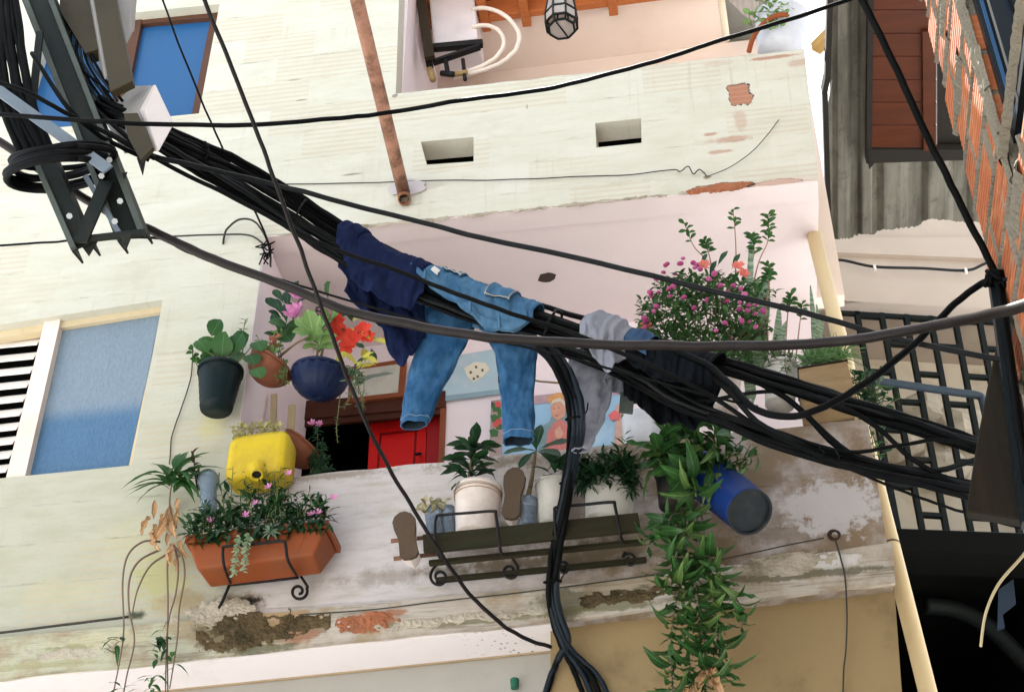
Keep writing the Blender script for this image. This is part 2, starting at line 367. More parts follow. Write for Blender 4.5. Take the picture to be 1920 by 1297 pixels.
# ------------------------------------------------------------------ the apartment building with its balcony
bld = thing('apartment_building', 'cream painted apartment house with peeling plaster and a recessed balcony', 'building', (P(700, 600).x, .5, 0))
W1 = [(-170, 634), (305, 562), (247, 872), (-170, 913)]
W2 = [(92, 40), (412, 8), (373, 213), (30, 247)]
V1 = [(789, 266), (888, 257), (888, 303), (800, 309)]
V2 = [(1116, 231), (1202, 222), (1203, 268), (1118, 277)]
def ragged(a, b, n, amp):
    out = []
    for i in range(n):
        f = i/n; j = 0 if i == 0 else rnd(-amp, amp)
        out.append((a[0]+(b[0]-a[0])*f, a[1]+(b[1]-a[1])*f+j))
    return out
outer = [(-420, 1330), (-420, -260), (757, -260), (742, 175)]
outer = [(-420, 1320)] + ragged((-420, 1318), (1030, 1166), 20, 1.5)[1:] + ragged((1030, 1166), (1676, 1096), 16, 1.5) + [(1676, 1096), (1626, 785)] + ragged((1626, 785), (1225, 826), 10, 1.5)[1:] + ragged((1225, 826), (432, 905), 24, 1.5) + \
    ragged((432, 905), (497, 442), 1, 0) + ragged((497, 442), (1535, 337), 90, 1.0) + ragged((1535, 337), (1508, 92), 1, 0) + ragged((1508, 92), (742, 176), 30, 1.2) + [(742, 176), (757, -260), (-420, -260)]
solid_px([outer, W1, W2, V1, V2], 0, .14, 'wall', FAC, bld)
# proud slab edge along the balcony floor
sb = [(-420, 1240)] + ragged((-420, 1232), (700, 1131), 14, 2)[1:] + ragged((700, 1131), (1230, 1079), 12, 2) + ragged((1230, 1079), (1674, 1016), 8, 2) + [(1674, 1016), (1679, 1092)] + ragged((1679, 1092), (1030, 1163), 14, 3)[1:] + ragged((1030, 1163), (-420, 1315), 24, 3) + [(-420, 1315)]
solid_px([sb], -.025, .0225, 'slab_edge', SLAB, bld)
hole = [(408, 1143), (414, 1132), (428, 1126), (436, 1119), (452, 1121), (468, 1114), (478, 1119), (492, 1115), (502, 1121), (513, 1127), (508, 1132), (492, 1131), (484, 1137), (468, 1135), (455, 1140), (436, 1137), (424, 1144)]
# balcony box: ceiling, back wall, left reveal
zc0, zc1 = P(497, 442).z, P(1535, 337).z
zcm = P(1162, 374).z
YB = PZ(1162, 606, zcm).y
def ztop(x):
    a, b = P(497, 442), P(1535, 337); return a.z+(b.z-a.z)*(x-a.x)/(b.x-a.x)
xL, xR = P(497, 442).x, P(1535, 337).x
xLb = P(432, 905).x
def quadbox(a, b, c, d, off, name, mat, **k):
    return MB().prism([[a, b, c, d]], off).build(name, mat, bld, fixn=False, **k)
quadbox((xL-.1, .142, ztop(xL)+.004), (xR, .142, ztop(xR)+.004), (xR-.02, YB+.1, ztop(xR)+.004), (xL-.1, YB+.1, ztop(xL)+.004), (0, 0, .16), 'balcony_ceiling', PINK)
quadbox((xL+.002, .004, ztop(xL)-.007), (xR-.004, .004, ztop(xR)-.007), (xR-.004, .139, ztop(xR)-.007), (xL+.002, .139, ztop(xL)-.007), (0, 0, .012), 'ceiling_front_strip', PINK)
zf = P(1000, 1090).z
# ceiling lamp hole
hc = PZ(1026, 520, ztop(P(1026, 520, .5).x)+.003)
mb = MB(); n = 14
mb.prism([[hc+Vector((math.cos(a)*.052*rnd(.8, 1.15), math.sin(a)*.038*rnd(.8, 1.15), 0)) for a in [2*math.pi*i/n for i in range(n)]]], (0, 0, -.0015))
mb.build('lamp_hole', MAT('dark broken plaster', (.06, .045, .035), .95), bld, fixn=False)
# back wall with a door opening
dl, dr, dt = P(520, 800, YB).x, P(829, 800, YB).x, P(760, 742, YB).z
bw = [(xL-.1, YB, zf), (dl, YB, zf), (dl, YB, dt), (dr, YB, dt), (dr, YB, zf), (xR-.02, YB, zf), (xR-.02, YB, ztop(xR)+.003), (xL-.1, YB, ztop(xL)+.003)]
MB().prism([bw], (0, .1, 0)).build('back_wall', PINKW, bld, fixn=False)
# dark room behind the door
mb = MB()
mb.box(((dl+dr)/2, YB+1.4, (zf+dt)/2), (dr-dl+.5, .05, dt-zf+.6)); mb.box((dl-.27, YB+.76, (zf+dt)/2), (.05, 1.3, dt-zf+.6)); mb.box((dr+.27, YB+.76, (zf+dt)/2), (.05, 1.3, dt-zf+.6)); mb.box(((dl+dr)/2, YB+.75, dt+.32), (dr-dl+.6, 1.3, .05)); mb.box(((dl+dr)/2, YB+.75, zf-.03), (dr-dl+.6, 1.3, .05))
mb.build('room_shell', DARKROOM, bld)
# left inner wall of the balcony
mb = MB(); tl, bl = P(497, 442), P(432, 905)
mb.prism([[(tl.x-.004, .142, tl.z), (bl.x-.004, .142, bl.z), (bl.x-.004, .142, zf), (bl.x-.004, YB+.02, zf), (bl.x-.004, YB+.02, bl.z), (tl.x-.004, YB+.02, tl.z)]], (-.1, 0, 0)); mb.build('side_wall', PINKW, bld, fixn=False)
mb = MB(); mb.prism([[(tl.x, .003, tl.z-.004), (bl.x, .003, bl.z), (bl.x, .141, bl.z), (tl.x, .141, tl.z-.004)]], (.004, 0, 0)); mb.build('reveal_paint', PINKW, bld, fixn=False)
# balcony floor slab
mb = MB(); mb.box(((xLb+P(1660, 1060).x)/2-.05, .142+(YB)/2, zf-.08), (P(1660, 1060).x-xLb+.02, YB, .15)); mb.build('balcony_floor', GREYW, bld)
# right side parapet of the balcony
xr1 = P(1626, 785).x
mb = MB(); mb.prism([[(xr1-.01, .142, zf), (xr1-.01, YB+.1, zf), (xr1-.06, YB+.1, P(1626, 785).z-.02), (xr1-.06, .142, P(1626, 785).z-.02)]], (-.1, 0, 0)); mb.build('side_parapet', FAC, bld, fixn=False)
# lower storey: soffit, cement wall at the left, tan wall at the right
zs = P(1030, 1166).z; xm = P(1032, 1200).x
YS = PZ(1030, 1218, zs).y
def zsb(x):
    a, b = P(-420, 1318), P(1030, 1166); return a.z+(b.z-a.z)*(x-a.x)/(b.x-a.x)
x0 = P(-420, 1318).x
MB().prism([[(x0, .004, zsb(x0)-.008), (xm, .004, zs-.008), (xm, YS+.1, zs-.008), (x0, YS+.1, zsb(x0)-.008)]], (0, 0, .015)).build('lower_soffit', WHITE_SOF, bld, fixn=False)
MB().prism([[(x0, YS, zsb(x0)), (xm+.05, YS, zs), (xm+.05, YS, 0), (x0, YS, 0)]], (0, .1, 0)).build('lower_wall', GREYW, bld, fixn=False)
mb = MB(); a = PXX(300, 1270, P(300, 1270, YS).x)
mb.tube([Vector((x0, YS-.006, zsb(x0)-.006)), Vector((xm, YS-.006, zs-.006))], .009, 6); mb.build('soffit_bead', MAT('wood bead', (.35, .26, .16), .7), bld)
# tan wall below the slab
tw = [P(1033, 1160, .06), P(1676, 1090, .06), P(1700, 1420, .06), P(1033, 1480, .06)]
MB().prism([tw], (0, .12, 0)).build('tan_wall', TAN, bld, fixn=False)
MB().prism([[P(1033, 1160, .06)+Vector((-.002, .002, 0)), P(1033, 1480, .06)+Vector((-.002, .002, 0)), Vector((P(1033, 1480, .06).x-.002, YS, P(1033, 1480, .06).z)), Vector((P(1033, 1160, .06).x-.002, YS, P(1033, 1160, .06).z))]], (.1, 0, 0)).build('tan_wall_return', TAN, bld, fixn=False)
# ends of the building seen past the corner
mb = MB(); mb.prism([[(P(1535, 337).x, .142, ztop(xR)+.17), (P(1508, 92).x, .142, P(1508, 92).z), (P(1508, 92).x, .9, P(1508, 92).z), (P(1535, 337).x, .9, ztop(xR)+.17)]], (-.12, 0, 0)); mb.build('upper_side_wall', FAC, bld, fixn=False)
# unseen mass, roofs and side wall of the building, added to block the sun
mb = MB(); zl = P(0, -260).z; mb.box(((x0+xR-.12)/2, 4.6, zl/2), (xR-.12-x0, 3.6, zl)); mb.build('sun_block_core', GREYW, bld)
mb = MB(); mb.box((x0/2+P(742, -260).x/2-.1, 3.0, zl+.06), (P(742, -260).x-x0+.2, 7.0, .12)); mb.build('roof_slab', GREYW, bld)
mb = MB(); mb.box(((P(742, -260).x+xR)/2-.1, 3.1, P(960, 130, 1.0).z+.24), (xR-P(742, -260).x+.2, 6.0, .1)); mb.build('terrace_roof', GREYW, bld)
mb = MB(); mb.box((x0+.05, .62, zl/2), (.1, 1.1, zl)); mb.build('party_wall', GREYW, bld)
mb = MB(); mb.box(((P(742, -260).x+xR)/2, 1.3, 9.75), (xR-P(742, -260).x, .3, 1.2)); mb.build('parapet_upstand', GREYW, bld)
# vents: added black panels stand in for the dark behind the openings
for V in (V1, V2):
    solid_px([[(a+(6 if i in (1, 2) else -6), b+(6 if i > 1 else -6)) for i, (a, b) in enumerate(V)]], .20, .02, 'vent_dark_panel', DARKROOM, bld)
# ------------------------------------------------------------------ windows
FRAME_C = MAT('cream window frame', (.60, .50, .33), .6, dirt=(.35,.28,.12), damt=.5)
FRAME_P = MAT('pinkish white mullion', (.78, .66, .58), .55, dirt=(.5,.35,.2), damt=.4)
FRAME_B = MAT('dark brown window frame', (.085, .04, .025), .5)
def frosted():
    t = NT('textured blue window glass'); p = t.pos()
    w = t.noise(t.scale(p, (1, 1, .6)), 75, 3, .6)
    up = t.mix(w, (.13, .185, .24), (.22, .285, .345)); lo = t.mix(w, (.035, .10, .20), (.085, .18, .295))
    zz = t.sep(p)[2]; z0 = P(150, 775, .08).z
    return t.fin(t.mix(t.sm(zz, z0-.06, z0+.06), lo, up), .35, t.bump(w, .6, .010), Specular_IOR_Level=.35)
BLUEG = NT('glass painted sky blue'); BLUEG = BLUEG.fin((.014, .085, .22), .3, None, Specular_IOR_Level=.25)  # the sky's blue reflection is painted into the base colour
win = thing('window', '', '', (P(150, 880).x, .05, P(150, 880).z)); del win['label']; del win['category']
def part_empty(name, parent, p):
    o = bpy.data.objects.new(name, None); COL.objects.link(o); o.parent = parent; o.empty_display_size = .1
    ORG[o.name] = ORG[parent.name]; return o
bpy.data.objects.remove(win)
def band(q0, q1, q2, q3, Y, th, name, mat, parent): return MB().prism([[P(*q0, Y), P(*q1, Y), P(*q2, Y), P(*q3, Y)]], (0, th, 0)).build(name, mat, parent, fixn=False)
win = part_empty('window', bld, None)
Yw = .05
band((-170, 640), (306, 566), (303, 584), (-170, 660), Yw, .05, 'frame', FRAME_C, win)
band((303, 584), (306, 566), (248, 880), (240, 880), Yw+.002, .05, 'frame', FRAME_C, win)
band((-170, 925), (248, 876), (247, 884), (-170, 935), Yw+.001, .05, 'frame', FRAME_C, win)
band((84, 600), (114, 596), (44, 905), (8, 908), Yw-.02, .07, 'mullion', FRAME_P, win)
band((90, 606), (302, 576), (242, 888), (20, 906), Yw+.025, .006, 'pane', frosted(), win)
SLAT = MAT('white louvre slat', (.78, .72, .66), .5)
for i in range(12):
    y = 618+i*26.5
    xr = 80-(y-600)*.246
    a = P(-170, y+14+.05*170, Yw+.03); b = P(xr, y, Yw+.03)
    MB().hexa([a, b, b+Vector((0, .035, .066)), a+Vector((0, .035, .066))], [q+Vector((0, .003, -.005)) for q in (a, b, b+Vector((0, .035, .066)), a+Vector((0, .035, .066)))]).build('slat', SLAT, win)
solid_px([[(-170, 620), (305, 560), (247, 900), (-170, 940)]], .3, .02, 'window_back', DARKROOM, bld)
win2 = part_empty('window', bld, None); Yw = .06
band((85, 30), (412, 2), (407, 32), (85, 62), Yw, .05, 'frame', FRAME_B, win2)
band((395, 34), (412, 6), (374, 222), (358, 222), Yw+.002, .05, 'frame', FRAME_B, win2)
band((30, 262), (372, 218), (372, 232), (30, 275), Yw+.001, .05, 'frame', FRAME_B, win2)
band((60, 40), (88, 30), (30, 262), (10, 262), Yw+.003, .05, 'frame', FRAME_B, win2)
band((236, 40), (266, 36), (226, 240), (202, 240), Yw-.004, .05, 'mullion', FRAME_B, win2)
band((70, 30), (400, 10), (366, 232), (20, 262), Yw+.03, .006, 'pane', BLUEG, win2)
# ------------------------------------------------------------------ upper terrace
zpt = P(960, 153).z
YT = 1.0; zT = P(960, 130, YT).z
YTf = PZ(980, 24, zT).y
xa, xb = P(745, 170).x, P(1508, 92).x
WOOD_O = MAT('orange varnished timber', (.42, .13, .04), .5, var=.3, vs=10, stretch=(1, 8, 8))
mb = MB(); mb.prism([[(xa-.1, YTf, zT), (xb-.35, YTf, zT), (xb-.35, YT+.1, zT), (xa-.1, YT+.1, zT)]], (0, 0, .08)); mb.build('terrace_ceiling', PEACH, bld, fixn=False)
mb = MB(); mb.prism([[(xa-.1, YT, zpt-.9), (xb+.1, YT, zpt-.9), (xb+.1, YT, zT-.001), (xa-.1, YT, zT-.001)]], (0, .1, 0)); mb.build('terrace_back_wall', PEACH, bld, fixn=False)
c0, c1 = P(742, 176), P(757, -260)
mb = MB(); mb.prism([[(c0.x-.003, .141, c0.z-.5), (c0.x-.003, YT, c0.z-.5), (c0.x-.003, YT, c1.z), (c0.x-.003, .141, c1.z)]], (-.1, 0, 0)); mb.build('terrace_side_wall', PINKW, bld, fixn=False)
mb = MB(); mb.box(((xa+xb)/2-.2, YTf-.03, zT+.02), (xb-xa+.1, .05, .16)); mb.build('roof_beam', WOOD_O, bld, bevel=.004)
for px in (905, 983, 1150):
    q = PZ(px, 22, zT-.06); mb = MB(); mb.box((q.x, YTf-.24, zT-.02), (.055, .6, .10)); mb.build('rafter', WOOD_O, bld, bevel=.004)
mb = MB(); mb.box(((xa+xb)/2-.2, YTf-.30, zT+.10), (xb-xa+.1, .48, .03)); mb.build('roof_boarding', WOOD_O, bld)

# ------------------------------------------------------------------ crumbled plaster standing out as real lumps along the slab
def eroded(name, cx, cy, rx, ry, Y, depth, mat, seed, nx=70, ny=34, cut=.0):
    vs = []; keep = []
    for i in range(nx+1):
        for j in range(ny+1):
            u, v = i/nx*2-1, j/ny*2-1; x, y = cx+u*rx, cy+v*ry-u*rx*.105
            q = Vector((x*.03+seed, y*.045, seed)); f = mnoise.noise(q)+.6*mnoise.noise(q*2.3)+.35*mnoise.noise(q*5)
            k = 1-math.sqrt(u*u+v*v)+.75*f-cut; vs.append(P(x, y, Y-depth*max(0, min(1, k*1.6))*(.45+.9*abs(mnoise.noise(q*3.1+Vector((5, 5, 5))))))); keep.append(k > .05)
    w = ny+1; fs = [(i*w+j, i*w+j+1, (i+1)*w+j+1, (i+1)*w+j) for i in range(nx) for j in range(ny) if keep[i*w+j] and keep[i*w+j+1] and keep[(i+1)*w+j] and keep[(i+1)*w+j+1]]
    used = sorted({k for f in fs for k in f}); m = {k: n for n, k in enumerate(used)}
    return stuff(MB().add([vs[k] for k in used], [tuple(m[k] for k in f) for f in fs]).build(name, mat, bld, fixn=False))
CR1 = MAT('crumbled brown mortar', (.105, .075, .038), .95, var=.7, vs=12, dirt=(.022, .022, .011), damt=1.0, ds=7, bump=1.0, bs=45, bd=.02)
CR2 = MAT('crumbled pale plaster', (.42, .37, .29), .95, var=.35, vs=8, dirt=(.14, .11, .06), damt=.8, ds=5, bump=.9, bs=45, bd=.015)
CR3 = MAT('bare brick fragment', (.32, .12, .06), .95, var=.35, vs=9, dirt=(.14, .08, .05), damt=.7, ds=7, bump=.7, bs=50, bd=.012)
eroded('crumbled_plaster', 465, 1183, 98, 36, -.024, .012, CR1, 3.1); eroded('crumbled_plaster', 400, 1150, 80, 30, -.022, .009, CR2, 8.4); eroded('crumbled_plaster', 568, 1172, 52, 20, -.024, .010, CR1, 12.7); eroded('bare_brick', 690, 1166, 62, 20, -.024, .012, CR3, 15.2)
eroded('crumbled_plaster', 860, 1160, 210, 11, -.024, .010, CR2, 21.0, 120, 14); eroded('crumbled_plaster', 1180, 1118, 150, 16, -.024, .010, CR1, 27.5, 100, 18, .15); eroded('crumbled_plaster', 1440, 1062, 130, 22, -.024, .008, CR2, 31.5, 90, 22, .1); eroded('bare_brick', 1352, 352, 66, 9, .001, .012, CR3, 41.2, 90, 14); eroded('crumbled_plaster', 1080, 383, 300, 5, .002, .010, CR2, 47.2, 200, 10, .2); eroded('crumbled_plaster', 700, 423, 180, 5, .002, .010, CR2, 51.2, 150, 10, .1)
eroded('crumbled_plaster', 130, 1222, 120, 16, -.024, .007, CR2, 57.0, 80, 18, .2)
# ------------------------------------------------------------------ neighbouring house beyond the corner: cream band, grille, dark ground floor
CREAMW = plaster('pale cream render', (.43, .35, .28), (.6, .48, .36), .2)
STEEL_D = MAT("dark green painted steel", (.005, .008, .007), .75, dirt=(.018, .014, .009), damt=.5)
nb = thing('neighbour_house', 'pale cream house with barred balcony beyond the alley corner', 'house', (P(1720, 900, 3.4).x, 4.0, 0))
Ya = 3.4
A = P(1560, 583, Ya)
d_ = ray(1850, 601); Bq = CAM + d_*((A.z-CAM.z)/d_.z)         # the band is level: second point at the same height
dirw = (Bq-A); dirw.z = 0; dirw.normalize(); nrmw = Vector((dirw.y, -dirw.x, 0))   # nrmw faces the camera side
if nrmw.y > 0: nrmw = -nrmw
def W(px, py, off=0.0):
    """pixel onto the neighbour's wall plane, moved off metres towards the alley"""
    d = ray(px, py); o = A + nrmw*off; t = (o-CAM).dot(nrmw)/d.dot(nrmw); return CAM + d*t
def wprism(pts, off, th, name, mat, parent=nb, **k):
    return MB().prism([[W(a, b, off) for a, b in pts]], -nrmw*th).build(name, mat, parent, fixn=False, **k)
wprism([(1490, 380), (1990, 380), (1990, 610), (1490, 578)], 0, .25, 'wall_band', CREAMW)
wprism([(1490, 445), (1990, 445), (1990, 490), (1490, 470)], .045, .044, 'string_course', CREAMW)
wprism([(1490, 575), (1990, 605), (2010, 1012), (1490, 992)], -.55, .1, 'recess_back_wall', MAT('buff recess wall', (.66, .58, .45), .85, dirt=(.3,.22,.13), damt=.5))  # even pale buff with random dirt
for (pa, pb) in (((1490, 578), (1490, 992)), ((1995, 605), (2005, 1012))):
    a, b = W(*pa), W(*pb); MB().prism([[a, b, b-nrmw*.6, a-nrmw*.6]], dirw*.08).build('recess_side', CREAMW, nb, fixn=False)
a, b = W(1490, 578), W(1990, 606)
MB().prism([[a, b, b-nrmw*.6, a-nrmw*.6]], (0, 0, .1)).build('recess_ceiling', CREAMW, nb, fixn=False)
a, b = W(1490, 1000), W(1990, 1014)
MB().prism([[a, b, b-nrmw*.6, a-nrmw*.6]], (0, 0, -.1)).build('recess_floor', DARKROOM, nb, fixn=False)
# pale boulders and rubble seen through the bars
ROCK = MAT('pale stone', (.60, .53, .42), .9, dirt=(.35, .28, .18), damt=.6, bump=.6, bs=14, bd=.02)
def boulder(px, py, r, off, sq=(1, 1, .8)):
    c = W(px, py, off); mb = MB(); sd_ = rnd(0, 99)
    def fn(u, v):
        th, ph = u*math.pi, v*2*math.pi
        d = Vector((math.sin(th)*math.cos(ph), math.sin(th)*math.sin(ph), math.cos(th)))
        k = 1+.35*mnoise.noise(d*1.7+Vector((sd_, 0, 0)))
        return c+Vector((d.x*sq[0], d.y*sq[1], d.z*sq[2]))*r*k
    mb.grid(fn, 12, 16)
    return mb.build('boulder', ROCK, None, smooth=False)
for i, (px, py, r, lab) in enumerate(((1735, 770, .17, 'pale boulder behind the middle of the window bars'), (1800, 800, .19, 'larger pale boulder behind the right window bars'), (1690, 830, .16, 'low pale boulder behind the left window bars'), (1770, 880, .17, 'lowest pale boulder behind the window bars'))):
    tag(boulder(px, py, r, -.36), lab, 'boulder', 'boulders behind the bars')
# grille
gr = thing('window_grille', 'dark green steel security grille with staggered cross bars', 'grille', W(1740, 1000, .02))
def wbar(p, q, w, name, parent, mat, off=.03, th=.028): return MB().bar(W(*p, off), W(*q, off), th, w, up=nrmw).build(name, mat, parent, fixn=False)
tops = []
x = 1560
vb = []
while x < 1960:
    k = (x-960)/(590+2915)
    vb.append(x); p0 = (x, 583+(x-1560)*.063); y1 = 1004
    wbar(p0, (x+(y1-p0[1])*.19, y1), .040, 'bar', gr, STEEL_D, .03, .036)
    x += 46
def vx(i, y): return vb[i]+(y-583-(vb[i]-1560)*.063)*.19
for i in range(len(vb)-1):
    ys = [640, 748, 856, 960] if i % 2 == 0 else [590, 694, 802, 908]
    for y in ys:
        y = y+(vb[i]-1560)*.05
        wbar((vx(i, y), y), (vx(i+1, y+3), y+3), .034, 'cross_bar', gr, STEEL_D, .03, .032)
wbar((1560, 586), (1960, 611), .03, 'top_rail', gr, STEEL_D, .035, .03)
wbar((1655, 998), (1990, 1010), .05, 'bottom_rail', gr, MAT('grey blue steel', (.06, .085, .095), .6), .05, .04)
# handrail in front of the grille
hr = MB(); q = cr([W(1630, 712, .25), W(1700, 722, .25), W(1790, 735, .25), W(1832, 741, .25), W(1842, 752, .25), W(1852, 800, .25), W(1868, 880, .25)], 6)
hr.tube(q, .028, 8); tag(hr.build('handrail', MAT('blue grey painted steel', (.035, .05, .065), .5, dirt=(.05, .05, .05), damt=.4), None, smooth=True), 'blue grey bent handrail in front of the window grille', 'handrail')
# cable clipped on the cream band
mb = MB(); mb.tube(cr([W(1545, 489, .06), W(1580, 488, .07), W(1640, 500, .06), W(1730, 503, .06), W(1810, 507, .06), W(1845, 495, .07), W(1900, 470, .07)], 8), .011, 6)
clipc = tag(mb.build('clipped_cable', MAT('black cable sheath', (.012, .012, .013), .5), None, smooth=True), 'black cable clipped along the cream wall under the roof', 'cable')
CLIP = MAT('white cable clip', (.7, .65, .6), .5)
for px, py in ((1640, 502), (1811, 508)):
    MB().box(W(px, py, .07), (.02, .03, .045)).build('clip', CLIP, clipc, bevel=.003)
# dark ground floor
dk = MB()
a, b, c, d = W(1560, 1012, -.02), W(2010, 1026, -.02), W(2060, 1500, -.02), W(1560, 1500, -.02)
def back(p, k): return p - nrmw*k
for q in ([a, b, back(b, 2.2), back(a, 2.2)], [d, c, back(c, 2.2), back(d, 2.2)], [a, d, back(d, 2.2), back(a, 2.2)], [b, c, back(c, 2.2), back(b, 2.2)], [back(a, 2.2), back(b, 2.2), back(c, 2.2), back(d, 2.2)]):
    dk.add(q, [(0, 1, 2, 3)])
dk.build('ground_floor_room', DARKROOM, nb)
lint = MB(); lint.bar(W(1600, 1030, .02), W(2000, 1045, .02), .3, .16, up=(0, 0, 1)); lint.build('lintel', DARKROOM, nb)
mb = MB(); mb.tube(cr([W(1735, 1135, -.5), W(1800, 1145, -.5), W(1860, 1180, -.5), W(1930, 1250, -.5)], 6), .06, 8); tag(mb.build('arched_pipe', MAT('dim green pipe', (.006, .008, .007), .6), None, smooth=True), 'dim curved pipe inside the dark lower room', 'pipe')
mb = MB(); mb.prism([[W(1872, 1105, -.1), W(1900, 1085, -.1), W(1905, 1130, -.1), W(1880, 1150, -.1), W(1884, 1175, -.1), W(1870, 1180, -.1)]], (0, .02, 0)); tag(mb.build('rag', MAT('slate blue rag', (.02, .03, .045), .8), None, fixn=False), 'small slate blue rag hanging in the dark lower room', 'rag')
mb = MB(); mb.tube(cr([P(1935, 1020, -.6), P(1912, 1048, -.6), P(1872, 1095, -.6), P(1848, 1150, -.6), P(1839, 1211, -.6)], 8), .0055, 6); tag(mb.build('loose_wire', MAT('ivory wire', (.55, .45, .26), .5), None, smooth=True), 'ivory wire end curving down before the dark room', 'wire')
# cream downpipe behind the building corner
mb = MB(); pa, pb = Vector((xR-.03, .42, ztop(xR)+.1)), P(1748, 1330, .2)
mb.tube([pa, pa.lerp(pb, .33), pa.lerp(pb, .66), pb], .037, 14); dp = tag(mb.build('downpipe', MAT('cream pvc pipe', (.72, .57, .33), .4, dirt=(.4, .3, .16), damt=.35), None, smooth=True), 'cream plastic downpipe beside the corner of the apartment house', 'pipe')
q = pa.lerp(pb, .72); ax = (pb-pa).normalized()
MB().tube([q-ax*.004, q+ax*.004], .0385, 14).build('joint_ring', MAT('dark seam', (.1, .08, .05), .7), dp)
# ------------------------------------------------------------------ overhanging sheet roof with timber ceiling, seen from below
ZR = CAM.z + 7.6
roof = thing('overhanging_roof', 'grey weathered sheet roof overhang with reddish timber boards beneath', 'roof', PZ(1690, 250, ZR))
def sheetmat():
    t = NT('grey weathered roof sheet'); p = t.pos()
    n = t.noise(t.scale(p, (5, .5, 1)), 2.2, 7, .65); n2 = t.noise(p, 9, 8, .7)
    c = t.mix(t.sm(n, .3, .7), (.075, .068, .05), (.18, .17, .135)); c = t.mix(t.ma('MULTIPLY', t.sm(n2, .5, .7), .6), c, (.05, .042, .03))
    return t.fin(c, .85, t.bump(n2, .3, .01))
SHEET = sheetmat()
def sheet(name, x0, x1, n, top, bot, z, amp, per, mat=SHEET):
    vs = []; fs = []; rows = 14
    for i in range(n+1):
        x = x0+(x1-x0)*i/n; ph = (x-x0)/per; tri = abs((ph % 1)-.5)*2; dz = amp*max(0, min(1, (tri-.35)*3))
        yt, yb = top(x), bot(x)
        for j in range(rows+1):
            y = yt+(yb-yt)*j/rows
            vs.append(PZ(x, y, z+dz))
    for i in range(n):
        for j in range(rows):
            fs.append((i*(rows+1)+j, (i+1)*(rows+1)+j, (i+1)*(rows+1)+j+1, i*(rows+1)+j+1))
    return MB().add(vs, fs).build(name, mat, roof, solid=.012)
rg = [rnd(-4, 4) for _ in range(400)]
def lin(pts):
    def f(x):
        for (a, b), (c, d) in zip(pts, pts[1:]):
            if x <= c: return b+(d-b)*(x-a)/(c-a)
        return pts[-1][1]
    return f
sheet('roof_sheet', 1556, 1634, 40, lambda x: -60, lambda x: 448-(x-1556)*.05+rg[int(x) % 400]*.5+(-6 if x > 1600 else 0), ZR, .05, 46)
bf = lin([(1628, 441), (1640, 436), (1652, 430), (1690, 427), (1716, 424), (1732, 415), (1745, 410), (1800, 414), (1860, 417), (1900, 420)])
sheet('roof_sheet', 1631, 1900, 90, lambda x: 292, lambda x: bf(x)+rg[int(x*.7) % 400]*.5, ZR+.02, .05, 84)
sheet('roof_sheet', 1548, 1560, 6, lambda x: 150+(1560-x)*6, lambda x: 440, ZR-.03, .0, 40)
# dark edge lath along the left of the sheet
lm = MAT('blackened lath', (.02, .017, .014), .85)
for a, b in (((1557, -60), (1551, 140)), ((1551, 140), (1545, 170)), ((1546, 170), (1554, 450)), ((1632, -60), (1628, 300))):
    MB().bar(PZ(*a, ZR-.06), PZ(*b, ZR-.06), .035, .07).build('edge_lath', lm, roof)
SOFW = MAT('reddish pine board', (.072, .018, .0055), .5, var=.5, vs=5, dirt=(.03, .009, .004), damt=.6, ds=2.5, stretch=(.6, 6, 6))
yb_ = [-70, -24, 20, 64, 107, 151, 193, 236, 279]
for i in range(8):
    y0, y1 = yb_[i], yb_[i+1]-1.6
    x1 = 1756
    MB().prism([[PZ(1633, y0, ZR-.09), PZ(x1, y0, ZR-.09), PZ(x1, y1, ZR-.09), PZ(1633, y1, ZR-.09)]], (0, 0, .02)).build('soffit_board', SOFW, roof, fixn=False, bevel=.006)
MB().prism([[PZ(1730, 60, ZR-.115), PZ(1752, 60, ZR-.115), PZ(1750, 284, ZR-.115), PZ(1732, 284, ZR-.115)]], (0, 0, .02)).build('trim_strip', SOFW, roof, fixn=False)
MB().prism([[PZ(1628, 281, ZR-.10), PZ(1830, 281, ZR-.10), PZ(1830, 300, ZR-.10), PZ(1640, 306, ZR-.10), PZ(1630, 318, ZR-.10)]], (0, 0, .05)).build('end_beam', lm, roof, fixn=False)
MB().prism([[PZ(1757, -60, ZR-.02), PZ(1860, -60, ZR-.02), PZ(1860, 296, ZR-.02), PZ(1757, 280, ZR-.02)]], (0, 0, .03)).build('roof_lining', lm, roof, fixn=False)
# ------------------------------------------------------------------ brick house at the right
YC = -.9
XB = P(1793, 250, YC).x
bh = thing('brick_house', 'unplastered house wall of orange hollow bricks with smeared grey mortar', 'house', (XB+.1, YC-1, 0))
def brickmat():
    t = NT('orange hollow clay brick'); p = t.objc(); w = t.pos(); rv = t.n('ShaderNodeObjectInfo').outputs['Random']
    c = t.mix(rv, (.43, .12, .035), (.32, .085, .026)); c = t.mix(t.sm(t.noise(t.scale(w, (1, 1, 5)), 7, 6, .6), .45, .75), c, (.56, .22, .085))
    c = t.mix(t.ma('MULTIPLY', t.sm(t.noise(w, 5, 7, .7), .55, .7), .7), c, (.33, .28, .2))
    return t.fin(c, .8, t.bump(t.noise(w, 80, 4), .3, .004))
BRK = brickmat(); MORT = MAT('grey mortar', (.20, .178, .135), .95, var=.3, dirt=(.16, .13, .09), damt=.6, bump=1.0, bs=55, bd=.015)
CH, BH_, BL = .222, .195, .39
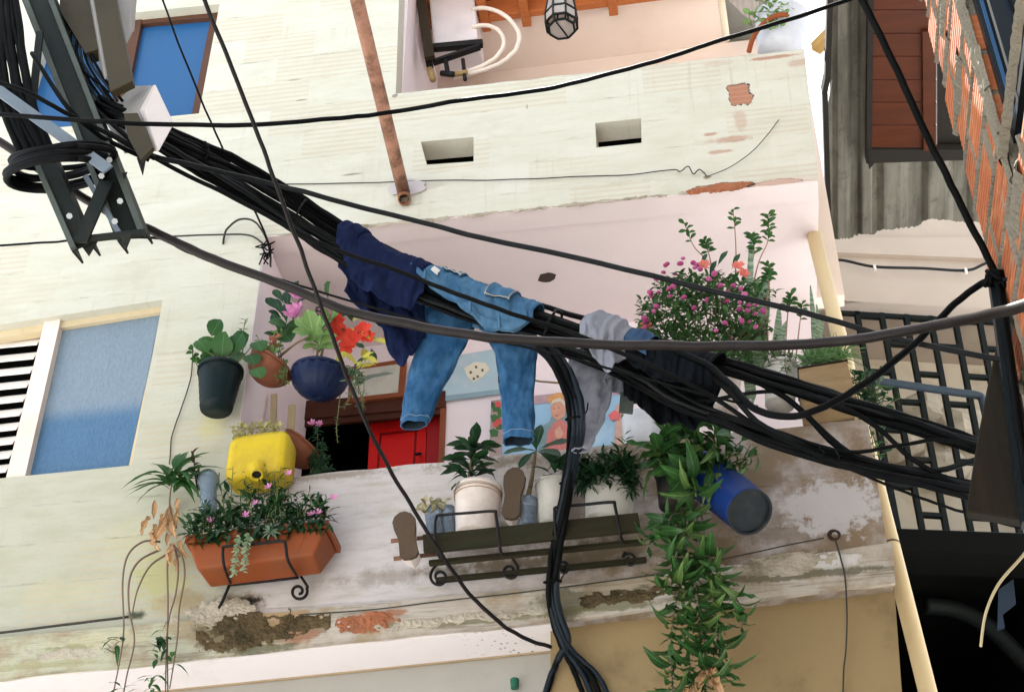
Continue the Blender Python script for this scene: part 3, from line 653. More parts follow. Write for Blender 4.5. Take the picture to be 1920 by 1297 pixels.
# brick mesh: unit length along +Y, its grooved face towards -X
prof = []; ng = 6
for k in range(ng):
    z0 = k/ng; prof += [(0, z0+.015), (0, z0+.115), (.006, z0+.125), (.006, z0+.158)]
mb = MB(); n = len(prof); vs = []
for yy in (0, 1):
    for dx, z in prof: vs.append((dx-.0, yy, z*BH_))
    vs.append((.12, yy, BH_)); vs.append((.12, yy, 0))
m = n+2
fs = [(k, k+1, m+k+1, m+k) for k in range(m-1)]+[(m-1, 0, m, 2*m-1)]+[tuple(range(m)), tuple(range(2*m-1, m-1, -1))]
me = bpy.data.meshes.new('brick'); me.from_pydata(vs, [], fs); me.materials.append(BRK); me.update()
bmm = bmesh.new(); bmm.from_mesh(me); bmesh.ops.recalc_face_normals(bmm, faces=bmm.faces); bmm.to_mesh(me); bmm.free()
z_lo, z_hi = PXX(1915, 800, XB).z-.6, P(1700, -80, YC).z
wA = PXX(1826, 0, XB); wB = PXX(1881, 272, XB)      # left side and lower corner of the small window
wy1 = wB.y; wz0 = wB.z
mortar = MB(); nrow = int((z_hi-z_lo)/CH)+1
def mstrip(a, b, w, proud=.012, n=26):
    """smeared mortar along the joint a-b, with uneven edges"""
    a, b = Vector(a), Vector(b); d = (b-a).normalized(); s = Vector((1, 0, 0)).cross(d); vs = []
    for i in range(n+1):
        p = a.lerp(b, i/n); q = p*9
        e0 = w*(.55+.9*abs(mnoise.noise(q+Vector((3, 1, 7))))+.35*rnd(0, 1)); e1 = w*(.55+.9*abs(mnoise.noise(q+Vector((31, 1, 7))))+.35*rnd(0, 1))
        for k in (-1, -.5, 0, .5, 1):
            e = e0 if k < 0 else e1
            vs.append(p+s*(k*e)+Vector((-(proud*(1-abs(k))+rnd(0, .005)) if abs(k) < 1 else .004, 0, 0)))
    fs = [(i*5+k, i*5+k+1, (i+1)*5+k+1, (i+1)*5+k) for i in range(n) for k in range(4)]
    mortar.add(vs, fs)
BACK = MB()
for r in range(nrow):
    z = z_lo+r*CH
    yend = YC+(0.0 if r % 2 else -.05)+rnd(-.03, .02); off = (r % 2)*.2+rnd(-.03, .03)
    segs = [(-3.6, yend)]
    if z+BH_ > wz0: segs = [(wy1, yend)]
    for s0, s1 in segs:
        y = s1; first = True
        while y > s0+.03:
            L = BL if not (first and r % 2) else BL*.5
            L = min(L, y-s0); first = False
            o = place(me, 'brick', bh, (XB-rnd(0, .012), y-L, z+rnd(-.004, .004)), (0, 1, 0), (0, 0, 1), (1, L, 1))
            o.rotation_euler.x += rnd(-.006, .006)
            mstrip((XB-.001, y-L-.012, z-.01), (XB-.001, y-L-.012, z+BH_+.01), .012 if rnd(0, 1) < .8 else .03, n=8)
            y -= L+.022
        mstrip((XB-.001, s0, z-.012), (XB-.001, s1+rnd(0, .03), z-.012), rnd(.012, .026), n=70)
        BACK.box((XB+.07, (s0+s1)/2-.005, z+CH/2-.012), (.12, s1-s0-.02, CH))
# a few large mortar smears
for i in range(16):
    zz = rnd(z_lo, z_hi); yy = rnd(YC-1.6, YC-.1)
    if zz > wz0-.1 and yy < wy1+.05: continue
    mstrip((XB-.004, yy-.02, zz), (XB-.004, yy+rnd(.1, .35), zz+rnd(-.03, .03)), rnd(.04, .075), .014, 30)
mortar.build('mortar', MORT, bh, fixn=True)
BACK.build('wall_core', MORT, bh)
# unseen storey and street side of the brick house, added to shade the facade
up_ = MB(); up_.box((XB+1.2, (YC-6.5)/2, (z_hi+9.6)/2+.05), (2.4, 5.6, 9.6-z_hi)); up_.build('unseen_shade_storey', MORT, bh)
MB().box((XB+1.25, (YC-6.5)/2, z_hi/2), (2.2, 5.55, z_hi)).build('core', MORT, bh)
# the small window in the brick wall
wn_ = part_empty('window', bh, None)
ytop = z_hi+.2; y0w = wy1-1.3
gl = MB(); gl.box((XB+.10, (wy1+y0w)/2, (wz0+ytop)/2), (.01, wy1-y0w, ytop-wz0)); gl.build('pane', NT('dark window glass').fin((.008, .01, .012), .15), wn_)
fm = MAT('black steel frame', (.02, .025, .03), .4); fb = MAT('blue edge trim', (.05, .12, .24), .4)
MB().box((XB+.06, wy1-.02, (wz0+ytop)/2), (.05, .035, ytop-wz0)).build('frame', fm, wn_)
MB().box((XB+.055, wy1-.045, (wz0+ytop)/2), (.012, .008, ytop-wz0)).build('frame_trim', fb, wn_)
MB().box((XB+.058, wy1-.2, (wz0+ytop)/2), (.05, .03, ytop-wz0)).build('frame', fm, wn_)
MB().box((XB+.06, (wy1+y0w)/2, wz0+.02), (.05, wy1-y0w-.05, .035)).build('frame', fm, wn_)
sillm = MB(); mortar = sillm; mstrip((XB-.002, y0w, wz0-.03), (XB-.002, wy1+.03, wz0-.03), .035, .02, 60); mstrip((XB-.002, wy1+.02, wz0-.05), (XB-.002, wy1+.03, ytop), .04, .02, 60); sillm.build('sill_mortar', MORT, bh)
# dark weathered board and steel post fixed at the brick corner
YD = -1.0
mb = MB(); mb.prism([[P(1872, 632, YD), P(1892, 640, YD), P(1925, 800, YD), P(1935, 978, YD), P(1880, 968, YD), P(1812, 957, YD), P(1828, 850, YD), P(1850, 730, YD)]], (0, .05, 0))
brd = tag(mb.build('wooden_board', MAT('dark stained timber', (.018, .014, .008), .7, var=.5, vs=5, dirt=(.012, .01, .008), damt=.9, stretch=(6, 1, .6)), None, fixn=False, bevel=.006), 'dark weathered tapering board holding the cables by the brick wall', 'board')
mb = MB(); q = [P(1866, 520, YD-.05), P(1884, 640, YD-.06), P(1898, 760, YD-.06), P(1912, 860, YD-.06), P(1930, 985, YD-.06)]
mb.bar(q[0], q[-1], .05, .05, up=(0, 1, 0))
post = tag(mb.build('steel_post', MAT('blue black steel', (.006, .010, .012), .45), None), 'dark steel post running down in front of the weathered board', 'post')
# ------------------------------------------------------------------ overhead cables
CAB = MAT('black rubber cable', (.0025, .003, .0032), .6, var=.4, vs=20, dirt=(.008, .0075, .007), damt=.5, ds=6, bump=.2, bs=70, Specular_IOR_Level=.06)
CABG = MAT('weathered grey black cable', (.006, .0075, .008), .55, var=.3, vs=15, dirt=(.016, .016, .015), damt=.6, ds=8, bump=.2, bs=70, Specular_IOR_Level=.12)
CABB = MAT('dusty brown black cable', (.014, .0105, .0095), .38, var=.3, vs=12, dirt=(.028, .023, .021), damt=.5, ds=8, bump=.2, bs=60)
def wire(name, label, pts, wpx, mat=None, n=8, sides=8, cat='cable', group=None, wob=.004):
    pp = cr(pw(pts), n); k = wpx/2*mpx(pts[len(pts)//2][0], pts[len(pts)//2][1], pts[len(pts)//2][2]); s0 = rnd(0, 99)
    L = 0; out = []
    for i, p in enumerate(pp):
        w = Vector((mnoise.noise(Vector((s0, i*.35, 0))), mnoise.noise(Vector((s0, i*.35, 9))), mnoise.noise(Vector((s0, i*.35, 19)))))
        out.append(p+w*wob)
    return tag(MB().tube(out, k, sides).build(name, mat or CAB, None, smooth=True), label, cat, group)
BP = [(180, 195, -1.5, 16), (255, 230, -1.5, 18), (330, 272, -1.38, 24), (420, 318, -1.18, 30), (520, 376, -.98, 32), (620, 442, -.85, 33), (720, 500, -.80, 33), (850, 553, -.76, 33), (1000, 606, -.74, 34), (1150, 656, -.72, 40), (1300, 716, -.70, 55), (1450, 765, -.70, 58), (1600, 812, -.72, 58), (1750, 852, -.76, 52), (1850, 880, -.82, 44), (1965, 915, -.9, 42)]
NB = 26
BUNDLE_C = [P(a, b, c) for a, b, c, d in BP]
qs = [(-1+2*(j+.5)/NB) for j in range(NB)]; random.shuffle(qs)
for j in range(NB):
    q0 = qs[j]; pts = []; ph = rnd(0, 9); dz = rnd(-.05, .05)
    for i, (a, b, c, hw) in enumerate(BP):
        i0, i1 = max(i-1, 0), min(i+1, len(BP)-1); tx, ty = BP[i1][0]-BP[i0][0], BP[i1][1]-BP[i0][1]; l = math.hypot(tx, ty); nx, ny = -ty/l, tx/l
        q = q0 + .35*math.sin(ph+i*.55)*(1-abs(q0)*.6)
        if i >= 10: q = (.55 if q > .05 else -.55)+(q*.55)
        q = max(-1.05, min(1.05, q)); r = math.sqrt(max(0, 1-min(1, q*q)))
        pts.append((a+nx*q*hw, b+ny*q*hw, c+dz*(1.2 if i < 10 else .8)+.02*math.sin(ph*2+i)))
    wire('bundled_cable', 'black cable running within the thick overhead cable bundle', pts, rnd(6.5, 11), CAB if rnd(0, 1) < .6 else CABG, 8, 7, 'cable', 'cables of the thick overhead bundle', .006)
# single cables
wire('overhead_cable', 'black cable sagging across the upper wall from left edge to roof', [(-30, 212, -1.9), (150, 226, -1.9), (300, 233, -1.8), (470, 234, -1.7), (640, 222, -1.6), (740, 210, -1.5), (860, 190, -1.5), (980, 174, -1.4), (1100, 150, -1.4), (1230, 115, -1.4), (1350, 76, -1.4), (1480, 37, -1.4), (1640, -18, -1.4)], 8.5, CAB)
wire('overhead_cable', 'black drop wire falling steeply in front of the balcony to the slab', [(372, -25, -2.2), (430, 115, -2.0), (480, 245, -1.8), (530, 380, -1.6), (575, 500, -1.4), (620, 622, -1.2), (660, 730, -1.0), (700, 822, -.85), (760, 930, -.6), (830, 1042, -.4), (880, 1112, -.25), (935, 1165, -.15), (985, 1196, -.08), (1034, 1213, -.02)], 8, MAT('brown black wire', (.008, .006, .0055), .45), 8)
wire('overhead_cable', 'thin wire crossing the blue window towards the balcony corner', [(296, -25, -.9), (340, 95, -.7), (385, 205, -.5), (415, 275, -.35), (450, 345, -.25), (480, 400, -.12), (505, 460, -.02)], 4, CAB)
wire('overhead_cable', 'grey cable slanting over the pink ceiling to the right grille', [(180, 235, -1.6), (280, 290, -1.5), (370, 312, -1.4), (480, 338, -1.2), (600, 368, -1.1), (740, 404, -1.0), (900, 444, -1.0), (1100, 488, -1.0), (1300, 536, -1.0), (1500, 584, -1.0), (1700, 640, -1.0), (1890, 676, -1.05)], 10, CABG)
wire('overhead_cable', 'thick brown cable drooping low in front of the hanging clothes', [(-40, 248, -1.5), (0, 266, -1.5), (100, 335, -1.45), (200, 396, -1.4), (300, 440, -1.35), (400, 486, -1.3), (520, 530, -1.25), (650, 582, -1.2), (760, 606, -1.2), (900, 630, -1.2), (1050, 642, -1.2), (1250, 648, -1.2), (1450, 648, -1.22), (1600, 636, -1.3), (1730, 615, -1.45), (1850, 590, -1.75), (1960, 563, -2.2)], 18, CABB, 8, 12)
wire('overhead_cable', 'black cable passing over the front of shirt and jeans', [(180, 205, -1.6), (260, 275, -1.55), (330, 318, -1.4), (440, 372, -1.25), (560, 436, -1.1), (640, 472, -1.02), (740, 506, -1.0), (860, 552, -.98), (960, 588, -.96), (1060, 620, -.92), (1180, 668, -.9), (1320, 735, -.85), (1450, 815, -.82), (1600, 880, -.82), (1720, 908, -.85), (1830, 936, -.9), (1940, 960, -.95)], 9, CAB)
wire('overhead_cable', 'thin wire hanging beneath the bundle behind the thick cable', [(-30, 462, -1.0), (80, 455, -1.0), (190, 446, -1.0), (300, 448, -.95), (350, 472, -.95), (470, 508, -.95), (600, 547, -.95), (750, 592, -.95), (880, 628, -.95), (1010, 656, -.92), (1150, 693, -.92), (1300, 735, -.9), (1420, 762, -.85)], 4.5, CAB)
wire('overhead_cable', 'black cable looping up from the bundle to the brick corner', [(1240, 650, -.80), (1320, 680, -.85), (1370, 722, -.9), (1420, 768, -.95), (1490, 780, -.98), (1560, 755, -1.0), (1640, 705, -1.02), (1720, 640, -1.04), (1790, 570, -1.05), (1835, 535, -1.06), (1868, 520, -1.08)], 14, CAB, 8, 10)
wire('overhead_cable', 'soft black cable falling from the roof edge to the brick corner', [(1600, -30, -1.7), (1650, 65, -1.6), (1700, 172, -1.5), (1745, 270, -1.4), (1790, 360, -1.3), (1830, 440, -1.2), (1868, 520, -1.1), (1885, 620, -1.1), (1905, 760, -1.1), (1925, 900, -1.1)], 14, CAB, 8, 10)
wire('overhead_cable', 'lowest black cable under the right half of the bundle', [(1330, 780, -.75), (1420, 822, -.78), (1540, 862, -.8), (1650, 888, -.82), (1750, 906, -.85), (1840, 925, -.9), (1950, 950, -.95)], 15, CAB, 8, 10)
wire('overhead_cable', 'short grey cable leaving the brick corner to the right edge', [(1868, 520, -1.1), (1895, 526, -1.15), (1960, 534, -1.25)], 8, CABG)
wire('overhead_cable', 'thin black wire below the bundle before the grille bottom', [(1590, 878, -.75), (1680, 915, -.8), (1760, 945, -.82), (1850, 972, -.9), (1950, 995, -.95)], 6, CAB)
# tie knots on the corner
kn = MB(); c = P(1868, 522, -1.1)
for i in range(5):
    ax = Vector((rnd(-1, 1), rnd(-.3, .3), rnd(-1, 1))).normalized(); u = ax.orthogonal().normalized(); v = ax.cross(u)
    kn.tube([c+Vector((rnd(-.015, .015), 0, rnd(-.02, .02)))+(u*math.cos(a)+v*math.sin(a))*.035 for a in [2*math.pi*t/12 for t in range(13)]], .009, 6)
tag(stuff(kn.build('wire_knot', CAB, None, smooth=True)), 'knot of black wire tied on the post at the brick corner', 'knot')
# bunch of drop cables from the bundle to the lower wall
DROP = [(1005, 640, -.78), (1035, 668, -.80), (1060, 712, -.80), (1076, 760, -.78), (1080, 810, -.70), (1072, 870, -.52), (1060, 940, -.38), (1048, 1000, -.3), (1038, 1060, -.22), (1034, 1110, -.14), (1040, 1150, -.08), (1056, 1200, -.03)]
for j in range(6):
    o = (j-2.5)*4.2; ph = rnd(0, 6)
    pts = [(a+(o+2.5*math.sin(ph+i*.8))*(1 if i < 5 else .75), b+(-o*.4 if i < 4 else 0), c+.012*math.cos(ph+i)) for i, (a, b, c) in enumerate(DROP)]
    e = [(1068+j*9, 1240, 0.02), (1082+j*14, 1270, .03), (1100+j*16, 1320, .04)] if j < 4 else [(1046, 1235, .02), (1042-j*2, 1270, .04), (1028-j*3, 1330, .05)]
    wire('drop_cable', 'slack cable of the bunch dropping from the bundle to the lower wall', pts+e, rnd(10, 13), MAT('bluish black cable', (.007, .012, .018), .4) if j % 2 else CAB, 8, 7, 'cable', 'bunch of drop cables', .003)
for px, py, Y in ((1078, 785, -.75), (1066, 905, -.43), (1036, 1090, -.18)):
    c = P(px, py, Y); mb = MB(); mb.tube([c+Vector((math.cos(a)*.036, math.sin(a)*.03, .012*math.sin(a))) for a in [2*math.pi*t/14 for t in range(15)]], .004, 5); mb.tube([c+Vector((.034, -.01, 0)), c+Vector((.05, -.02, .02)), c+Vector((.055, -.02, .055))], .003, 5)
    tag(stuff(mb.build('cable_tie', CAB, None)), {785: 'upper cable tie on the drop cables', 905: 'middle cable tie on the drop cables before the plants', 1090: 'lower cable tie on the drop cables at the slab'}[py], 'cable tie')
# thin wires lying on the wall
for lab, pts, w in (('thin wire stapled along the upper wall below the vents', [(480, 346, -.01), (640, 344, -.008), (740, 341, -.012), (830, 338, -.008), (960, 337, -.01), (1080, 331, -.01), (1180, 328, -.012), (1260, 318, -.015), (1275, 322, -.03), (1290, 312, -.03), (1300, 326, -.03), (1312, 318, -.02), (1325, 330, -.012)], 2.2),
                    ('wire curling on the right of the upper wall', [(1325, 332, -.012), (1375, 310, -.02), (1420, 275, -.02), (1460, 225, -.012)], 1.6),
                    ('thin curved wire arching at the balcony corner', [(418, 458, -.005), (424, 432, -.03), (445, 414, -.05), (470, 412, -.05), (490, 430, -.03), (505, 465, -.012), (508, 500, -.01)], 4),
                    ('thin wire running across the left wall to the balcony corner', [(150, 452, -.05), (300, 444, -.04), (420, 440, -.03), (470, 442, -.02), (498, 462, -.01)], 3.5),
                    ('thin wire stretched along the slab edge below the pots', [(560, 1152, -.04), (700, 1142, -.035), (840, 1125, -.035), (1010, 1106, -.035), (1220, 1077, -.035), (1400, 1038, -.035), (1545, 1008, -.035)], 2.5),
                    ('grey hanging thread on the left wall', [(362, 655, -.01), (356, 715, -.012), (338, 770, -.012), (322, 820, -.01), (318, 870, -.01)], 2.2),
                    ('dark string hanging from the ring down the tan wall', [(1566, 1010, -.04), (1580, 1060, -.045), (1586, 1100, -.03), (1588, 1180, -.0), (1583, 1250, .02), (1578, 1330, .03)], 3.5),
                    ('mossy dark cord along the lower left wall', [(-30, 1189, -.035), (60, 1178, -.035), (150, 1167, -.035), (240, 1156, -.035)], 5)):
    wire('thin_wire', lab, pts, w, MAT('thin dark wire', (.04, .04, .032), .7), 6, 6, 'wire', None, .003)
c = P(1563, 1004, -.045); mb = MB()
for r, dx in ((.022, 0), (.019, .006)): mb.tube([c+Vector((math.cos(a)*r+dx, -.006, math.sin(a)*r)) for a in [2*math.pi*t/16 for t in range(17)]], .005, 6)
tag(stuff(mb.build('wire_ring', MAT('rusty iron', (.04, .025, .018), .7), None, smooth=True)), 'small dark wire ring on the slab edge', 'ring')
# tuft of knotted wires at the corner of the balcony
mb = MB(); c = P(503, 455, -.03)
for i in range(14): 
    a = c+Vector((rnd(-.02, .02), rnd(-.02, .02), rnd(-.10, .03))); mb.tube([a, a+Vector((rnd(-.04, .04), rnd(-.03, .01), rnd(-.05, .03))), a+Vector((rnd(-.03, .03), rnd(-.03, .01), rnd(-.09, .0)))], .004, 5)
tag(stuff(mb.build('wire_tuft', CAB, None)), 'frayed tuft of wires at the upper left balcony corner', 'wires')
# ------------------------------------------------------------------ rusty pole projecting from the facade
rusty = NT('rusty painted pipe'); p_ = rusty.pos(); n_ = rusty.noise(p_, 7, 8, .7)
rusty = rusty.fin(rusty.mix(rusty.sm(n_, .4, .62), (.40, .20, .13), (.14, .065, .035)), .75, rusty.bump(rusty.noise(p_, 40, 5), .4, .006))
pl = thing('rusty_pole', 'rusty pink painted pipe projecting upward from the cream facade', 'pole', P(757, 366, 0))
a, b = P(757, 362, -.01), P(655, -60, -1.35)
MB().tube([a.lerp(b, t/10) for t in range(11)], .034, 14).build('pipe', rusty, pl, smooth=True)
MB().tube([P(757, 366, .0), P(758, 374, -.045)], .03, 14, cap=False).build('socket', MAT('rust scale', (.25, .11, .06), .9), pl, smooth=True, solid=.006)
mb = MB(); n = 16; cc = P(764, 353, -.001)
mb.prism([[cc+Vector((math.cos(t)*.105*rnd(.8, 1.1), 0, math.sin(t)*.055*rnd(.8, 1.15))) for t in [2*math.pi*i/n for i in range(n)]]], (0, -.012, 0)); mb.build('cement_pad', MAT('grey cement patch', (.48, .44, .44), .9), pl, fixn=True, bevel=.008)
# ------------------------------------------------------------------ steel bracket with boxes at upper left
GALV = MAT('weathered dark steel', (.011, .0155, .0145), .55, var=.4, vs=9, dirt=(.035, .03, .018), damt=.6)
GALVL = MAT('pale galvanised steel', (.13, .16, .19), .5, var=.2, vs=12)
GALVM = MAT('olive grey steel', (.07, .085, .075), .5, var=.3, vs=9, dirt=(.05, .04, .02), damt=.5)
YK = -1.7
br = thing('steel_crossarm', 'dark steel crossarm bracket with pointed ends at upper left', 'bracket', P(130, 460, YK))
def angle_iron(p0, p1, w0, w1, Y0, Y1, name, mat=GALV):
    """an L section: a broad face towards the camera and a flange going back"""
    a, b = Vector((p0[0], p0[1])), Vector((p1[0], p1[1])); d = (b-a).normalized(); nx, ny = -d.y, d.x
    A0, A1 = (a.x+nx*w0/2, a.y+ny*w0/2), (a.x-nx*w0/2, a.y-ny*w0/2); B0, B1 = (b.x+nx*w1/2, b.y+ny*w1/2), (b.x-nx*w1/2, b.y-ny*w1/2)
    mb = MB(); q = [P(*A0, Y0), P(*A1, Y0), P(*B1, Y1), P(*B0, Y1)]
    mb.hexa(q, [v+Vector((0, .008, 0)) for v in q])
    o1 = mb.build(name, mat, br); mb = MB()
    q = [P(*A0, Y0)+Vector((0, .0085, 0)), P(*B0, Y1)+Vector((0, .0085, 0))]; e = Vector((0, .09, .02)); s = (P(*A1, Y0)-P(*A0, Y0)).normalized()*.008
    mb.hexa([q[0], q[1], q[1]+e, q[0]+e], [q[0]+s, q[1]+s, q[1]+e+s, q[0]+e+s]); mb.build('flange', mat, br)
    q2 = [P(*A1, Y0)+Vector((0, .0085, 0)), P(*B1, Y1)+Vector((0, .0085, 0))]
    mb = MB(); mb.hexa([q2[0], q2[1], q2[1]+e, q2[0]+e], [q2[0]-s, q2[1]-s, q2[1]+e-s, q2[0]+e-s]); mb.build('flange', mat, br)
    return o1
angle_iron((55, -40), (245, 442), 56, 54, YK, YK+.2, 'beam')
angle_iron((22, 160), (152, 462), 38, 40, YK-.05, YK+.12, 'beam')
mb = MB(); mb.bar(P(-30, 150, YK-.12), P(203, 318, YK-.06), .045, .012, up=(0, 1, 0)); mb.build('cross_bar', GALVL, br, bevel=.002)
mb = MB(); mb.bar(P(128, 452, YK+.10), P(272, 436, YK+.16), .03, .012, up=(0, 1, 0)); mb.build('cross_bar', GALV, br)
mb = MB(); mb.bar(P(75, 60, YK-.03), P(60, 200, YK-.03), .03, .012, up=(0, 1, 0)); mb.build('cross_bar', GALV, br)
mb = MB(); mb.bar(P(200, 340, YK+.12), P(150, 455, YK+.10), .06, .01, up=(0, 1, 0)); mb.build('stay', GALV, br)
mb = MB(); mb.bar(P(160, 330, YK+.12), P(225, 440, YK+.15), .02, .01, up=(0, 1, 0)); mb.build('stay', GALVL, br)
for q_ in ([(148, 455), (182, 452), (166, 479)], [(222, 440), (248, 437), (236, 467)], [(256, 296), (274, 292), (267, 328)], [(222, 328), (238, 322), (226, 350)]):
    MB().prism([[P(a, b, YK+.13) for a, b in q_]], (0, .006, 0)).build('pointed_end', GALV, br, fixn=True)
for (p0, p1, q0, q1) in (((33, -40), (222, 446), 9, 9), ((80, -40), (266, 436), 8, 8), ((8, 166), (138, 466), 7, 7)):
    MB().bar(P(*p0, YK-.016), P(*p1, YK+.17 if p1[0] > 200 else YK+.10), .022, .02, up=(0, 1, 0)).build('edge_rib', GALVM, br, bevel=.002)
boltm = MAT('zinc bolt', (.4, .42, .42), .4)
for px, py in ((225, 377), (205, 300), (190, 330), (215, 415), (75, 235), (130, 405)):
    MB().tube([P(px, py, YK+.06), P(px, py, YK-.01)], .012, 6).build('bolt', boltm, br)
BOXL = MAT('pale grey plastic box', (.26, .25, .24), .5, dirt=(.25, .22, .17), damt=.5)
BOXW = MAT('off white box lid', (.50, .45, .43), .45, dirt=(.5, .42, .35), damt=.3)
BOXB = MAT('brown weathered box face', (.045, .036, .020), .6, dirt=(.015, .013, .01), damt=.5)
b2 = thing('junction_box', 'pale grey junction box where the cable bundle starts', 'junction box', P(250, 290, -1.55))
lid = [P(271, 206, -1.66), P(292, 158, -1.66), P(327, 232, -1.66), P(298, 285, -1.66)]
bk = [P(188, 217, -1.46), P(252, 160, -1.46), P(283, 228, -1.46), P(233, 290, -1.46)]
md = [l.lerp(k_, .12) for l, k_ in zip(lid, bk)]
MB().hexa(bk, [m_.lerp(k_, .08) for m_, k_ in zip(md, bk)]).build('case', BOXL, b2, bevel=.008)
MB().hexa(md, lid).build('lid', BOXW, b2, bevel=.006)
MB().prism([[P(232, 213, -1.665), P(258, 212, -1.665), P(287, 276, -1.665), P(264, 300, -1.665), P(240, 258, -1.665)]], (0, .02, 0)).build('mounting_plate', BOXB, b2, fixn=False)
b1 = thing('meter_box', 'tall grey brown box mounted on the steel crossarm', 'meter box', P(200, 180, -1.6))
f1 = [P(165, -60, -1.7), P(205, -60, -1.7), P(248, 152, -1.7), P(206, 172, -1.7)]
k1 = [P(100, -60, -1.45), P(262, -60, -1.45), P(252, 60, -1.45), P(180, 110, -1.45)]
MB().hexa(k1, [v.lerp(w, .9) for v, w in zip(k1, [P(168, -60, -1.69), P(245, -60, -1.6), P(246, 60, -1.6), P(200, 160, -1.69)])]).build('case', BOXL, b1, bevel=.008)
MB().hexa(f1, [v+Vector((0, .04, 0)) for v in f1]).build('front_cover', BOXB, b1, bevel=.005)
MB().prism([[P(112, -10, -1.62), P(166, -10, -1.62), P(186, 92, -1.62), P(160, 100, -1.62), P(112, 20, -1.62)]], (0, .06, 0)).build('side_cover', BOXB, b1, fixn=False)
# cable ends fanning below the meter box, coils, tangle at the left edge
for j in range(9):
    x = 118+j*7; wire('box_lead', 'thin bluish lead hanging from the meter box', [(x+14, 20, -1.55), (x+8, 45, -1.58), (x-2, 80, -1.6), (x+4, 120, -1.6), (x+40+j*2, 190, -1.55)], 6, MAT('bluish lead', (.012, .022, .035), .4) if j % 2 else CAB, 6, 6, 'cable', 'leads under the meter box')
for j in range(7):
    mb = MB(); cx, cy = 110+rnd(-8, 10), 296+j*5+rnd(-3, 3); rx, ry = 92+rnd(-10, 8), 26+rnd(-6, 6); ph = rnd(0, 6); rot = -.12+rnd(-.08, .08); pp = []
    for t in range(33):
        a = 2*math.pi*t/32+ph; ux, uy = rx*math.cos(a), ry*math.sin(a)
        pp.append(P(cx+ux*math.cos(rot)-uy*math.sin(rot), cy+ux*math.sin(rot)+uy*math.cos(rot), YK+.05+.16*math.sin(a)))
    mb.tube(pp, rnd(.009, .014), 7); tag(mb.build('cable_coil', CAB, None, smooth=True), 'loop of the black spare cable coil on the crossarm', 'cable', 'spare cable coil')
for j in range(8):
    x = -38+j*9
    wire('riser_cable', 'black cable in the tangle rising at the upper left edge', [(x+rnd(-6, 6), -40, -1.9), (x+12+rnd(-4, 6), 50, -1.85), (x+24+rnd(-5, 5), 130, -1.8), (x+42+rnd(-5, 8), 200, -1.75), (x+78+rnd(-8, 20), 290, -1.68)], rnd(9, 17), CAB, 7, 7, 'cable', 'tangle of riser cables', .003)
for j, pts in enumerate(([(-30, 150, -1.95), (40, 168, -1.9), (110, 205, -1.8), (200, 250, -1.65), (290, 298, -1.55)], [(60, 100, -1.8), (130, 205, -1.75), (200, 262, -1.6), (280, 300, -1.5)], [(150, 130, -1.6), (190, 160, -1.58), (205, 175, -1.55)])):
    wire('feeder_cable', ['black feeder cable crossing the crossarm to the bundle', 'black feeder cable along the crossarm beam', 'short thin lead beside the junction box'][j], pts, (9, 9, 5)[j], CAB, 7, 7)
# tape wraps and wire ties round the bundle
def bundle_ring(x, w, label, mat, r):
    for (a, b), (A_, B_) in zip(zip(BP, BP[1:]), zip(BUNDLE_C, BUNDLE_C[1:])):
        if a[0] <= x <= b[0]: f = (x-a[0])/(b[0]-a[0]); c = A_.lerp(B_, f); hw = a[3]+(b[3]-a[3])*f; ax = (B_-A_).normalized()
    side = ax.cross(Vector((0, 0, 1))).normalized(); up = side.cross(ax); rr = hw*mpx(x, 600, -.8)*1.12
    tag(MB().tube([c+side*(math.cos(t)*rr*.9)+up*(math.sin(t)*rr)+ax*rnd(-.006, .006) for t in [2*math.pi*i/18 for i in range(19)]], r, 6).build('bundle_tie', mat, None, smooth=True), label, 'cable tie')
bundle_ring(372, 0, 'black tie round the bundle just right of the junction box', CAB, .008); bundle_ring(560, 0, 'wire tie round the bundle above the navy shirt', CABG, .005); bundle_ring(1035, 0, 'wire tie round the bundle right of the jeans', CABG, .006)
for j, pts in enumerate(([(1395, 742, -.82), (1402, 752, -.84), (1408, 748, -.85), (1406, 762, -.85)], [(1536, 838, -.8), (1545, 850, -.82), (1540, 862, -.82), (1552, 856, -.82)], [(1566, 845, -.8), (1572, 858, -.82), (1568, 868, -.82)])):
    wire('wire_end', ('small pale twisted wire end on the bundle', 'left frayed wire end under the right bundle', 'right frayed wire end under the right bundle')[j], pts, 4, MAT('pale wire end', (.4, .38, .34), .6) if j == 0 else CAB, 5, 5, 'wire')
# ------------------------------------------------------------------ leaves and plants
G_MID = LEAF('mid green leaf', (0.01515, 0.06885, 0.0162), (0.05164, 0.1458, 0.03402))
G_DEEP = LEAF('deep green leaf', (0.0051, 0.03, 0.0108), (0.01734, 0.066, 0.0192))
G_VINE = LEAF('vine leaf', (0.008813, 0.04406, 0.01166), (0.04682, 0.1296, 0.0311), .4)
G_PALE = LEAF('pale succulent leaf', (0.1122, 0.216, 0.054), (0.1836, 0.3, 0.096), .5, .2)
G_YEL = LEAF('yellow green leaf', (.50, .46, .05), (.66, .58, .10), .5, .3)
G_DARK = LEAF('dark purple leaf', (.03, .022, .02), (.07, .05, .035))
G_SILV = LEAF('silver green leaf', (0.102, 0.162, 0.096), (0.1938, 0.264, 0.18))
G_SMALL = LEAF('small green leaf', (0.01721, 0.06885, 0.01782), (0.06885, 0.162, 0.0405), .5, .3, True)
G_SMALLD = LEAF('small dark leaf', (0.00612, 0.03, 0.0108), (0.02295, 0.072, 0.0228), .5, .3, True)
G_DRY = LEAF('dry brown leaf', (.28, .14, .06), (.48, .29, .15), .8, .2)
G_SNAKE = None
FL_PINK = LEAF('pink petal', (.62, .16, .40), (.80, .36, .60), .6, .3)
FL_RED = LEAF('red petal', (.62, .02, .015), (.75, .07, .03), .6, .25)
